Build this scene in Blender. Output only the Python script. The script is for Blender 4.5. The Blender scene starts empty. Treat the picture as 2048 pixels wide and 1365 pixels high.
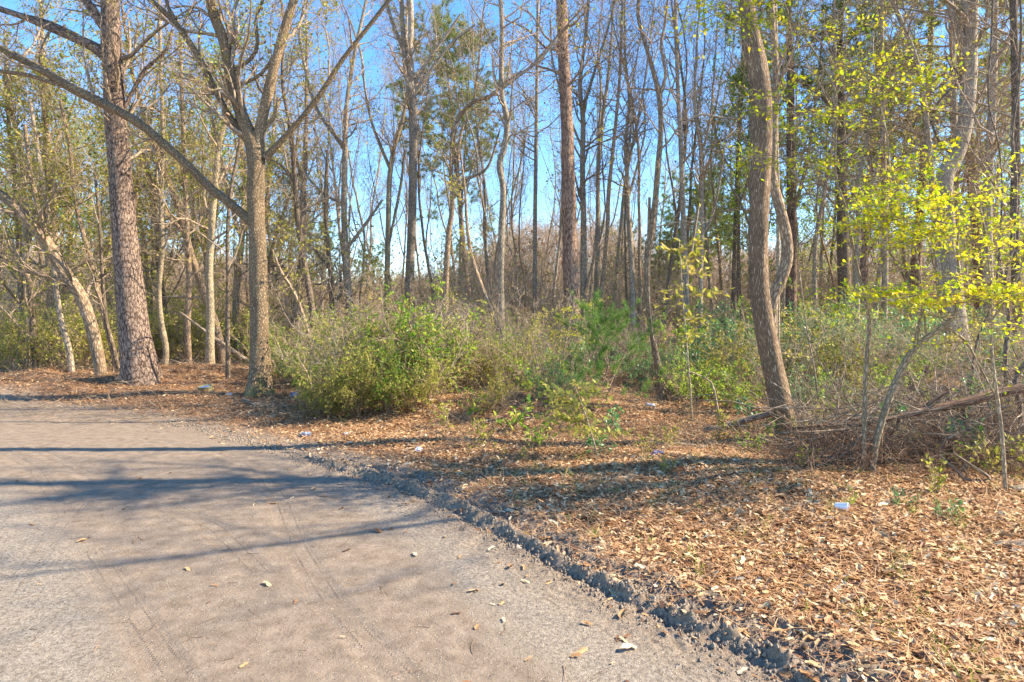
import bpy, math, random
import numpy as np
from mathutils import Vector
rng = np.random.default_rng(7)
random.seed(7)
D = bpy.data
scn = bpy.context.scene
COL = scn.collection
FPX = 1365.0          # focal length in photo pixels
HOR = 620.0           # horizon row
CAMZ = 1.6
# ---------------------------------------------------------------- camera
cam_d = D.cameras.new('camera'); cam = D.objects.new('camera', cam_d); COL.objects.link(cam)
cam.location = (0, 0, CAMZ); cam.rotation_euler = (math.radians(90), 0, 0)
cam_d.sensor_width = 36.0; cam_d.lens = 36.0 * FPX / 2048.0
cam_d.shift_y = -(682.5 - HOR) / 2048.0
cam_d.clip_start = 0.05; cam_d.clip_end = 2000
scn.camera = cam
# ---------------------------------------------------------------- light
SUN_EL, SUN_AZ = 38.0, 87.0      # azimuth from +Y towards +X (degrees)
w = D.worlds.new('World'); scn.world = w; w.use_nodes = True
nt = w.node_tree; nt.nodes.clear()
o_ = nt.nodes.new('ShaderNodeOutputWorld'); bg = nt.nodes.new('ShaderNodeBackground')
sky = nt.nodes.new('ShaderNodeTexSky'); sky.sky_type = 'NISHITA'; sky.sun_disc = False
sky.sun_elevation = math.radians(SUN_EL); sky.sun_rotation = math.radians(SUN_AZ)
sky.ozone_density = 3.0; sky.dust_density = 0.1; sky.air_density = 1.0; sky.altitude = 1200
bg.inputs['Strength'].default_value = 0.13
hs = nt.nodes.new('ShaderNodeHueSaturation'); hs.inputs['Saturation'].default_value = 1.22
nt.links.new(sky.outputs[0], hs.inputs['Color']); nt.links.new(hs.outputs[0], bg.inputs[0]); nt.links.new(bg.outputs[0], o_.inputs[0])
sl = D.lights.new('sun', 'SUN'); so = D.objects.new('sun', sl); COL.objects.link(so)
sl.energy = 4.0; sl.angle = math.radians(0.5); sl.color = (1.0, 0.88, 0.68)
sd = Vector((math.sin(math.radians(SUN_AZ)) * math.cos(math.radians(SUN_EL)),
             math.cos(math.radians(SUN_AZ)) * math.cos(math.radians(SUN_EL)), math.sin(math.radians(SUN_EL))))
so.rotation_euler = sd.to_track_quat('Z', 'Y').to_euler()
so.location = sd * 60
vs = scn.view_settings; vs.view_transform = 'Standard'; vs.look = 'None'; vs.exposure = 1.78; vs.gamma = 1.0
scn.cycles.max_bounces = 6; scn.cycles.diffuse_bounces = 4; scn.cycles.transmission_bounces = 4
scn.cycles.transparent_max_bounces = 4; scn.cycles.use_denoising = True

# ---------------------------------------------------------------- noise and ground shape
def _hash(ix, iy, seed):
    h = (ix.astype(np.int64) * 374761393 + iy.astype(np.int64) * 668265263 + seed * 1442695041) & 0xffffffff
    h = ((h ^ (h >> 13)) * 1274126177) & 0xffffffff
    return ((h ^ (h >> 16)) & 0xffffff) / float(0xffffff)
def vnoise(x, y, seed=0):
    ix = np.floor(x); iy = np.floor(y); fx = x - ix; fy = y - iy
    fx = fx * fx * (3 - 2 * fx); fy = fy * fy * (3 - 2 * fy)
    a = _hash(ix, iy, seed); b = _hash(ix + 1, iy, seed); c = _hash(ix, iy + 1, seed); d = _hash(ix + 1, iy + 1, seed)
    return (a * (1 - fx) + b * fx) * (1 - fy) + (c * (1 - fx) + d * fx) * fy - 0.5
def fbm(x, y, f, octv, seed=0, gain=0.5):
    r = 0; a = 1.0
    for k in range(octv):
        r = r + a * vnoise(x * f + 13.7 * k, y * f - 7.1 * k, seed + k); f *= 2.1; a *= gain
    return r
def sstep(a, b, x):
    t = np.clip((x - a) / (b - a), 0, 1); return t * t * (3 - 2 * t)
def polydist(x, y, pts):
    """signed distance (positive on the left of the direction of travel), arc length"""
    best = np.full(x.shape, 1e9); sg = np.zeros(x.shape); arc = np.zeros(x.shape); acc = 0
    for (x0, y0), (x1, y1) in zip(pts[:-1], pts[1:]):
        dx, dy = x1 - x0, y1 - y0; L = math.hypot(dx, dy)
        t = np.clip(((x - x0) * dx + (y - y0) * dy) / (L * L), 0, 1)
        px, py = x0 + t * dx, y0 + t * dy
        dd = np.hypot(x - px, y - py); c = dx * (y - y0) - dy * (x - x0)
        m = dd < best
        best = np.where(m, dd, best); sg = np.where(m, np.sign(c) * dd, sg); arc = np.where(m, acc + t * L, arc)
        acc += L
    return sg, arc
def gp(px, py):
    Y = CAMZ * FPX / (py - HOR); return ((px - 1024) / FPX * Y, Y)
EDGE = [(9, -14), (5.0, -4), (2.25, 1.2)] + [gp(*p) for p in ((1700, 1365), (1590, 1310), (1425, 1243), (1240, 1165), (1060, 1076), (900, 995), (735, 940), (610, 905), (450, 862), (300, 832), (0, 806))] + [(-14, 13.0), (-24, 14.2), (-60, 16), (-140, 20)]
def gnd(x, y):
    x = np.asarray(x, float); y = np.asarray(y, float)
    s, arc = polydist(x, y, EDGE)      # travelling away and to the left: the wood is on the right
    s = -s
    s = s + 0.10 * fbm(x, y, 0.9, 3, 5) * sstep(6, 9, arc)
    road = 0.02 * fbm(x, y, 0.6, 3, 1) + 0.006 * fbm(x, y, 6, 2, 2)
    wood = 0.05 + 0.16 * fbm(x, y, 0.35, 3, 3) + 0.03 * fbm(x, y, 2.2, 3, 4)
    h = road * (1 - sstep(-0.2, 0.6, s)) + wood * sstep(-0.1, 1.6, s)
    near = sstep(10.5, 13.5, arc) * (1 - sstep(23.5, 26, arc))
    lump = 0.45 + 1.1 * np.clip(fbm(x, y, 9, 4, 8, .7) + 0.3, 0, 1.2)
    wig = 0.035 * fbm(x, y, 3.0, 3, 9) * 2
    ridge = np.exp(-((s + 0.10 + wig) / 0.05) ** 2) * 0.048 * lump + np.exp(-((s - 0.24 + wig) / 0.09) ** 2) * 0.028 * lump
    ridge -= np.exp(-((s + 0.2 + wig) / 0.04) ** 2) * 0.018 + np.exp(-((s - 0.0 + wig) / 0.045) ** 2) * 0.018
    h = h + ridge * near
    # fine crumbly grain of the churned soil
    h = h + (0.028 * fbm(x, y, 24, 3, 10, .75)) * np.exp(-(s / 0.45) ** 2) * near + 0.004 * fbm(x, y, 30, 2, 12) * sstep(-1.8, -0.3, s)
    # berm of pine straw at the left
    h = h + 0.34 * np.exp(-((x + 8.2) / 4.2) ** 2 - ((y - 14.0) / 1.5) ** 2) * (1 + 0.8 * fbm(x, y, 1.1, 2, 14))
    h = h + 0.16 * np.exp(-((x + 9.2) / 1.6) ** 2 - ((y - 12.3) / 0.35) ** 2)
    # low bank in the middle
    h = h + 0.22 * np.exp(-((x + 0.3) / 2.2) ** 2 - ((y - 10.2) / 0.8) ** 2)
    h = h + 0.9 * sstep(25, 90, np.hypot(x, y)) * sstep(0, 8, s)
    return h, s
def gz(x, y):
    return float(gnd(np.array([x]), np.array([y]))[0][0])

# ---------------------------------------------------------------- mesh making
def new_mesh(name, V, quads=None, tris=None, mat=None, smooth=True, attrs=None):
    me = D.meshes.new(name)
    V = np.ascontiguousarray(V, dtype=np.float32).reshape(-1, 3)
    nq = 0 if quads is None else len(quads); ntr = 0 if tris is None else len(tris)
    me.vertices.add(len(V)); me.vertices.foreach_set('co', V.ravel())
    li = []; ls = []
    if nq: li.append(np.asarray(quads, np.int32).ravel()); ls.append(np.arange(nq, dtype=np.int32) * 4)
    if ntr: li.append(np.asarray(tris, np.int32).ravel()); ls.append(np.arange(ntr, dtype=np.int32) * 3 + nq * 4)
    li = np.concatenate(li); ls = np.concatenate(ls)
    me.loops.add(len(li)); me.loops.foreach_set('vertex_index', li)
    me.polygons.add(nq + ntr); me.polygons.foreach_set('loop_start', ls)
    me.polygons.foreach_set('use_smooth', np.full(nq + ntr, smooth, dtype=bool))
    for k, (typ, arr) in (attrs or {}).items():
        a = me.attributes.new(k, typ, 'POINT')
        a.data.foreach_set('vector' if typ == 'FLOAT_VECTOR' else 'value', np.ascontiguousarray(arr, np.float32).ravel())
    me.update(calc_edges=True)
    if mat: me.materials.append(mat)
    return me
def tag(o, label=None, cat=None, group=None, kind=None):
    if label: o['label'] = label
    if cat: o['category'] = cat
    if group: o['group'] = group
    if kind: o['kind'] = kind
    return o
def link(name, me, parent=None, loc=(0, 0, 0)):
    o = D.objects.new(name, me); COL.objects.link(o); o.location = loc
    if parent is not None: o.parent = parent
    return o
def empty(name, loc):
    o = D.objects.new(name, None); COL.objects.link(o); o.location = loc; o.empty_display_size = 0.2
    return o
def copy_tree(o, parent=None):
    c = o.copy(); COL.objects.link(c)
    if parent is not None: c.parent = parent
    for ch in list(o.children): copy_tree(ch, c)
    return c
class Buf:
    def __init__(s): s.V = []; s.Q = []; s.T = []; s.B = []; s.n = 0
    def add(s, V, Q=None, T=None, B=None):
        V = V.reshape(-1, 3)
        s.V.append(V)
        if Q is not None and len(Q): s.Q.append(Q + s.n)
        if T is not None and len(T): s.T.append(T + s.n)
        s.B.append(B.reshape(-1, 3) if B is not None else V)
        s.n += len(V)
    def mesh(s, name, mat, off=(0, 0, 0), smooth=True, bark=True):
        V = np.concatenate(s.V) - np.asarray(off)
        return new_mesh(name, V, np.concatenate(s.Q) if s.Q else None, np.concatenate(s.T) if s.T else None, mat, smooth,
                        {'bark_co': ('FLOAT_VECTOR', np.concatenate(s.B))} if bark else None)
def norm(v): return v / np.maximum(np.linalg.norm(v, axis=-1, keepdims=True), 1e-9)
def tubes(buf, P, R, S=4, rough=0.0, seed=0, caps=False, flare=None, zo=0.0):
    """P (N,K,3), R (N,K)"""
    N, K, _ = P.shape
    T = np.empty_like(P); T[:, 1:-1] = P[:, 2:] - P[:, :-2]; T[:, 0] = P[:, 1] - P[:, 0]; T[:, -1] = P[:, -1] - P[:, -2]
    T = norm(T)
    md = norm(P[:, -1] - P[:, 0])
    ref = np.where(np.abs(md[:, 2:3]) > 0.7, np.array([[1.0, 0.12, 0.0]]), np.array([[0.05, 0.1, 1.0]]))[:, None, :]
    A = norm(np.cross(T, np.broadcast_to(ref, T.shape))); B = np.cross(T, A)
    th = np.arange(S) / S * 2 * math.pi
    c, s_ = np.cos(th), np.sin(th)
    RR = np.repeat(R[:, :, None], S, 2)
    L = np.concatenate([np.zeros((N, 1)), np.cumsum(np.linalg.norm(np.diff(P, axis=1), axis=2), axis=1)], 1)
    if rough > 0:
        for k in range(N):
            u = (th[None, :] * 0 + np.cos(th)[None, :] * 1.3 + 7 * k + seed); v = (np.sin(th)[None, :] * 1.3 + L[k][:, None] * 1.6)
            RR[k] *= 1 + rough * 2 * fbm(np.broadcast_to(u, v.shape), v, 1.1, 3, seed + k)
    if flare is not None:
        f = flare[0] * np.exp(-L / flare[1])
        lob = 1 + 0.45 * np.cos(th * 3 + seed)[None, None, :] + 0.3 * np.cos(th * 5 + 1.3 * seed)[None, None, :]
        RR = RR * (1 + f[:, :, None] * lob)
    V = P[:, :, None, :] + RR[..., None] * (A[:, :, None, :] * c[None, None, :, None] + B[:, :, None, :] * s_[None, None, :, None])
    bk = np.empty((N, K, S, 3)); r0 = np.maximum(R.max(axis=1), 0.004)[:, None, None]
    off = (np.arange(N) * 0.37)[:, None, None]
    bk[..., 0] = r0 * c + off; bk[..., 1] = r0 * s_ + off; bk[..., 2] = L[:, :, None] + zo
    i = np.arange(K - 1)[:, None] * S; j = np.arange(S)[None, :]; j2 = (j + 1) % S
    q = np.stack([i + j, i + j2, i + S + j2, i + S + j], -1).reshape(-1, 4)
    Q = (q[None] + (np.arange(N) * K * S)[:, None, None]).reshape(-1, 4)
    Tn = None
    if caps:
        tl = []
        for k in range(N):
            b = k * K * S
            for m in range(1, S - 1): tl.append((b, b + m + 1, b + m)); e = b + (K - 1) * S; tl.append((e, e + m, e + m + 1))
        Tn = np.array(tl)
    buf.add(V, Q, Tn, bk)
def interp_poly(P, R, idx, t):
    K = P.shape[1]; f = t * (K - 1); i = np.minimum(f.astype(int), K - 2); a = (f - i)[:, None]
    p = P[idx, i] * (1 - a) + P[idx, i + 1] * a
    r = R[idx, i] * (1 - a[:, 0]) + R[idx, i + 1] * a[:, 0]
    return p, r, norm(P[idx, i + 1] - P[idx, i])
def grow(P, R, n, t0, t1, ang, length, K=5, gnarl=0.25, up=0.1, rf=0.55, rmin=0.003, decay=0.4, rmax=1.0, flat=0.0, g=None):
    """children of polylines: n per parent"""
    g = g or rng
    N = P.shape[0]; M = N * n
    idx = np.repeat(np.arange(N), n)
    st = (np.tile(np.arange(n), N) + g.random(M)) / n
    t = t0 + (t1 - t0) * st
    p, r, T = interp_poly(P, R, idx, t)
    az = g.random(M) * 2 * math.pi
    ref = norm(g.normal(size=(M, 3)) * 0.2 + np.array([0.3, 0.2, 1.0])); A = norm(np.cross(T, ref)); B = np.cross(T, A)
    a = np.radians(ang) * (1 + 0.3 * g.normal(size=M))
    side = A * np.cos(az)[:, None] + B * np.sin(az)[:, None]
    d = T * np.cos(a)[:, None] + side * np.sin(a)[:, None]
    if flat: d[:, 2] *= (1 - flat)
    d = norm(d)
    L = length * (1 - decay * st) * (0.55 + 0.75 * g.random(M))
    C = np.empty((M, K, 3)); C[:, 0] = p
    cur = d
    for k in range(1, K):
        cur = norm(cur + gnarl * g.normal(size=(M, 3)) + np.array([0, 0, up]))
        C[:, k] = C[:, k - 1] + cur * (L / (K - 1))[:, None]
    r0 = np.minimum(np.maximum(r * rf, rmin), rmax)
    RR = np.maximum(r0[:, None] * (1 - 0.8 * np.linspace(0, 1, K)[None, :]), rmin * 0.6)
    return C, RR
def leaves(buf, P, n, size, aspect=0.5, fold=0.25, upn=0.5, spread=0.02, t0=0.15, g=None, droop=0.0, pick=1.0, clump=0.0):
    """n leaves per polyline"""
    g = g or rng
    if clump:
        m = P[:, 0]; o = g.random(3) * 9
        q = vnoise(m[:, 0] * clump + o[0] + m[:, 2] * clump * .61, m[:, 1] * clump + o[1] - m[:, 2] * clump * .73, 3) + .6 * vnoise(m[:, 0] * clump * 2.3 + m[:, 2] * 1.7 * clump, m[:, 1] * clump * 2.3 + o[2] + m[:, 2] * clump, 4)
        P = P[q > -.04]; pick = min(1.0, pick * 1.7)
        if not len(P): return
    N = P.shape[0]
    idx = np.repeat(np.arange(N), n)
    if pick < 1: idx = idx[g.random(len(idx)) < pick]
    M = len(idx)
    if M == 0: return
    t = t0 + (1 - t0) * g.random(M)
    p, _, T = interp_poly(P, np.zeros(P.shape[:2]), idx, t)
    p = p + g.normal(size=(M, 3)) * spread
    d = norm(T * 0.7 + norm(g.normal(size=(M, 3))) * 0.9 - np.array([0, 0, droop]))
    nn = norm(g.normal(size=(M, 3)) * (1 - upn) + np.array([0, 0, 1.0]) * upn)
    sd_ = norm(np.cross(d, nn)); nn = np.cross(sd_, d)
    s = size * (0.6 + 0.8 * g.random(M)); W = s * aspect
    def pt(a, b, c): return p + d * (s * a)[:, None] + sd_ * (W * b)[:, None] + nn * (W * c)[:, None]
    V = np.stack([pt(0, 0, 0), pt(.32, .5, fold), pt(.7, .42, fold), pt(1, 0, 0), pt(.7, -.42, fold), pt(.32, -.5, fold)], 1)
    b = np.arange(M)[:, None] * 6
    Q = np.concatenate([b + np.array([0, 1, 2, 3]), b + np.array([0, 3, 4, 5])])
    buf.add(V, Q)
def needles(buf, P, n, tuft, length, width, t0=0.3, g=None, fwd=0.7):
    g = g or rng
    N = P.shape[0]; idx = np.repeat(np.arange(N), n * tuft); M = len(idx)
    tt = np.repeat(t0 + (1 - t0) * g.random(N * n), tuft)
    p, _, T = interp_poly(P, np.zeros(P.shape[:2]), idx, tt)
    d = norm(T * fwd + norm(g.normal(size=(M, 3))))
    sd_ = norm(np.cross(d, g.normal(size=(M, 3))))
    L = length * (0.7 + 0.5 * g.random(M))
    V = np.stack([p - sd_ * width / 2, p + sd_ * width / 2, p + d * L[:, None]], 1)
    buf.add(V, None, np.arange(M * 3).reshape(-1, 3))

# ---------------------------------------------------------------- materials
def mat_new(name):
    m = D.materials.new(name); m.use_nodes = True; nt = m.node_tree; nt.nodes.clear()
    out = nt.nodes.new('ShaderNodeOutputMaterial'); return m, nt, out
def N(nt, typ, **kw):
    n = nt.nodes.new(typ)
    for k, v in kw.items():
        if k.startswith('i_'):
            key = k[2:]; key = int(key) if key.isdigit() else key.replace('_', ' ')
            n.inputs[key].default_value = v
        else: setattr(n, k, v)
    return n
def ramp(nt, stops, fac, interp='LINEAR'):
    r = nt.nodes.new('ShaderNodeValToRGB'); r.color_ramp.interpolation = interp
    el = r.color_ramp.elements
    while len(el) < len(stops): el.new(0.5)
    for e, (p, c) in zip(el, stops): e.position = p; e.color = (*c, 1)
    nt.links.new(fac, r.inputs[0]); return r.outputs[0]
def bark_mat(name, dark, light, sc=30, stretch=0.25, depth=0.012, plate=False, moss=None, moss_h=0.0):
    m, nt, out = mat_new(name); L = nt.links.new
    at = N(nt, 'ShaderNodeAttribute', attribute_name='bark_co')
    mp = N(nt, 'ShaderNodeMapping'); mp.inputs['Scale'].default_value = (1, 1, stretch); L(at.outputs['Vector'], mp.inputs['Vector'])
    ns = N(nt, 'ShaderNodeTexNoise', i_Scale=sc * 0.8, i_Detail=5.0, i_Roughness=0.65); L(mp.outputs[0], ns.inputs['Vector'])
    mixv = N(nt, 'ShaderNodeMixRGB', blend_type='ADD', i_0=0.07 if plate else 0.04); L(mp.outputs[0], mixv.inputs[1]); L(ns.outputs['Color'], mixv.inputs[2])
    vo = N(nt, 'ShaderNodeTexVoronoi', feature='DISTANCE_TO_EDGE', i_Scale=sc * (0.55 if plate else 0.9)); L(mixv.outputs[0], vo.inputs['Vector'])
    crack = N(nt, 'ShaderNodeMapRange', i_1=0.0, i_2=0.11 if plate else 0.3); L(vo.outputs['Distance'], crack.inputs[0])
    mul = N(nt, 'ShaderNodeMath', operation='MULTIPLY'); L(crack.outputs[0], mul.inputs[0])
    nr = N(nt, 'ShaderNodeMapRange', i_1=0.25, i_2=0.7, i_3=0.5, i_4=1.0); L(ns.outputs['Fac'], nr.inputs[0]); L(nr.outputs[0], mul.inputs[1])
    col = ramp(nt, [(0, tuple(c * 0.6 for c in dark)), (0.35, dark), (1, light)], mul.outputs[0])
    big = N(nt, 'ShaderNodeTexNoise', i_Scale=2.3, i_Detail=3.0); L(at.outputs['Vector'], big.inputs['Vector'])
    bc = ramp(nt, [(0.3, (0.75, 0.74, 0.72)), (0.7, (1.15, 1.12, 1.05))], big.outputs['Fac'])
    mm = N(nt, 'ShaderNodeMixRGB', blend_type='MULTIPLY', i_0=1.0); L(col, mm.inputs[1]); L(bc, mm.inputs[2])
    oi = N(nt, 'ShaderNodeObjectInfo'); hv = N(nt, 'ShaderNodeHueSaturation')
    vr = N(nt, 'ShaderNodeMapRange', i_3=0.82, i_4=1.2); L(oi.outputs['Random'], vr.inputs[0]); L(vr.outputs[0], hv.inputs['Value'])
    L(mm.outputs[0], hv.inputs['Color']); last = hv.outputs[0]
    if moss:
        n2 = N(nt, 'ShaderNodeTexNoise', i_Scale=7.0, i_Detail=4.0); L(at.outputs['Vector'], n2.inputs['Vector'])
        sx = N(nt, 'ShaderNodeSeparateXYZ'); L(at.outputs['Vector'], sx.inputs[0])
        mr = N(nt, 'ShaderNodeMapRange', i_1=moss_h, i_2=0.0, i_3=0.0, i_4=0.62); L(sx.outputs[2], mr.inputs[0])
        ad = N(nt, 'ShaderNodeMath', operation='ADD'); L(mr.outputs[0], ad.inputs[0]); L(n2.outputs['Fac'], ad.inputs[1])
        th = N(nt, 'ShaderNodeMapRange', i_1=0.78, i_2=0.95); L(ad.outputs[0], th.inputs[0])
        mo = N(nt, 'ShaderNodeMixRGB'); mo.inputs[2].default_value = (*moss, 1); L(th.outputs[0], mo.inputs[0]); L(last, mo.inputs[1]); last = mo.outputs[0]
    bp = N(nt, 'ShaderNodeBump', i_Strength=1.0, i_Distance=depth); L(mul.outputs[0], bp.inputs['Height'])
    b = N(nt, 'ShaderNodeBsdfPrincipled', i_Roughness=0.9); b.inputs['Specular IOR Level'].default_value = 0.2
    L(last, b.inputs['Base Color']); L(bp.outputs[0], b.inputs['Normal']); L(b.outputs[0], out.inputs[0])
    return m
def leaf_mat(name, cols, transl=0.4, rough=0.55, spec=0.3):
    m, nt, out = mat_new(name); L = nt.links.new
    ge = N(nt, 'ShaderNodeNewGeometry')
    k = len(cols); c = ramp(nt, [(i / max(k - 1, 1), cc) for i, cc in enumerate(cols)], ge.outputs['Random Per Island'])
    oi = N(nt, 'ShaderNodeObjectInfo'); hv = N(nt, 'ShaderNodeHueSaturation')
    vr = N(nt, 'ShaderNodeMapRange', i_3=0.85, i_4=1.2); L(oi.outputs['Random'], vr.inputs[0]); L(vr.outputs[0], hv.inputs['Value'])
    L(c, hv.inputs['Color'])
    b = N(nt, 'ShaderNodeBsdfPrincipled', i_Roughness=rough); b.inputs['Specular IOR Level'].default_value = spec
    t = N(nt, 'ShaderNodeBsdfTranslucent'); mx = N(nt, 'ShaderNodeMixShader', i_0=transl)
    L(hv.outputs[0], b.inputs['Base Color']); L(hv.outputs[0], t.inputs['Color'])
    L(b.outputs[0], mx.inputs[1]); L(t.outputs[0], mx.inputs[2]); L(mx.outputs[0], out.inputs[0])
    return m
def plain_mat(name, c, rough=0.6, noise=0.0, sc=20, bump=0.0, metal=0.0):
    m, nt, out = mat_new(name); L = nt.links.new
    tc = N(nt, 'ShaderNodeTexCoord'); ns = N(nt, 'ShaderNodeTexNoise', i_Scale=float(sc), i_Detail=4.0); L(tc.outputs['Object'], ns.inputs['Vector'])
    col = ramp(nt, [(0.3, tuple(x * (1 - noise) for x in c)), (0.7, tuple(min(1, x * (1 + noise)) for x in c))], ns.outputs['Fac'])
    b = N(nt, 'ShaderNodeBsdfPrincipled', i_Roughness=rough, i_Metallic=metal); L(col, b.inputs['Base Color'])
    bp = N(nt, 'ShaderNodeBump', i_Strength=bump, i_Distance=0.01); L(ns.outputs['Fac'], bp.inputs['Height']); L(bp.outputs[0], b.inputs['Normal'])
    L(b.outputs[0], out.inputs[0]); return m

BK = {
 'pine': bark_mat('bark_plated', (0.19, 0.125, 0.095), (0.43, 0.31, 0.24), 36, 0.42, 0.025, True),
 'oak': bark_mat('bark_oak', (0.27, 0.185, 0.11), (0.62, 0.46, 0.29), 40, 0.5, 0.012, moss=(0.24, 0.21, 0.08), moss_h=0.8),
 'furrow': bark_mat('bark_furrowed', (0.31, 0.205, 0.13), (0.66, 0.49, 0.33), 70, 0.16, 0.014, moss=(0.2, 0.21, 0.05), moss_h=0.9),
 'grey': bark_mat('bark_grey', (0.34, 0.27, 0.20), (0.70, 0.57, 0.42), 30, 0.3, 0.008),
 'brown': bark_mat('bark_brown', (0.32, 0.22, 0.14), (0.64, 0.48, 0.33), 30, 0.3, 0.010),
 'red': bark_mat('bark_reddish', (0.20, 0.12, 0.085), (0.52, 0.35, 0.25), 44, 0.22, 0.02, True),
 'pale': bark_mat('bark_pale', (0.36, 0.28, 0.18), (0.70, 0.56, 0.39), 40, 0.4, 0.006),
 'twig': bark_mat('twig_bark', (0.34, 0.25, 0.175), (0.64, 0.50, 0.37), 40, 0.3, 0.002),
 'brush': bark_mat('thicket_twigs', (0.54, 0.39, 0.28), (0.82, 0.64, 0.48), 30, 0.3, 0.002),
 'dead': bark_mat('dead_wood', (0.28, 0.21, 0.15), (0.62, 0.49, 0.37), 36, 0.15, 0.006),
 'deadred': bark_mat('dead_wood_red', (0.24, 0.14, 0.09), (0.58, 0.38, 0.25), 30, 0.12, 0.008),
 'dark': bark_mat('bark_dark', (0.19, 0.14, 0.10), (0.46, 0.35, 0.26), 34, 0.3, 0.008),
}
LF = {
 'olive': leaf_mat('leaves_olive', [(0.14, 0.17, 0.025), (0.30, 0.30, 0.04), (0.50, 0.44, 0.07), (0.58, 0.42, 0.11)], 0.5),
 'green': leaf_mat('leaves_green', [(0.09, 0.21, 0.02), (0.21, 0.38, 0.03), (0.40, 0.52, 0.05), (0.56, 0.52, 0.08)], 0.55, 0.4, 0.5),
 'blue': leaf_mat('leaves_bluegreen', [(0.06, 0.17, 0.06), (0.11, 0.28, 0.09), (0.20, 0.36, 0.11), (0.34, 0.40, 0.10)], 0.42, 0.35, 0.5),
 'yellow': leaf_mat('leaves_yellow_green', [(0.30, 0.46, 0.012), (0.54, 0.64, 0.015), (0.68, 0.68, 0.02), (0.76, 0.66, 0.025), (0.70, 0.48, 0.03)], 0.55, 0.45),
 'ygreen': leaf_mat('leaves_lime', [(0.22, 0.27, 0.03), (0.38, 0.40, 0.05), (0.52, 0.45, 0.09), (0.50, 0.36, 0.14)], 0.5),
 'brown': leaf_mat('leaves_brown', [(0.16, 0.075, 0.04), (0.30, 0.14, 0.07), (0.42, 0.24, 0.12)], 0.3),
 'needle': leaf_mat('needles_green', [(0.07, 0.17, 0.03), (0.13, 0.27, 0.04), (0.26, 0.38, 0.06)], 0.4),
 'pineneedle': leaf_mat('needles_olive', [(0.10, 0.16, 0.04), (0.20, 0.27, 0.05), (0.36, 0.37, 0.07)], 0.4),
 'litter': leaf_mat('litter_leaves', [(0.12, 0.055, 0.03), (0.30, 0.14, 0.06), (0.47, 0.25, 0.105), (0.61, 0.37, 0.17), (0.72, 0.50, 0.27), (0.83, 0.66, 0.43)], 0.15, 0.6, 0.4),
 'straw': leaf_mat('pine_straw', [(0.28, 0.13, 0.055), (0.48, 0.25, 0.11), (0.66, 0.42, 0.21)], 0.1, 0.6, 0.3),
 'grass': leaf_mat('grass_blades', [(0.16, 0.26, 0.03), (0.32, 0.40, 0.06), (0.50, 0.42, 0.14)], 0.4),
}
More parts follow.
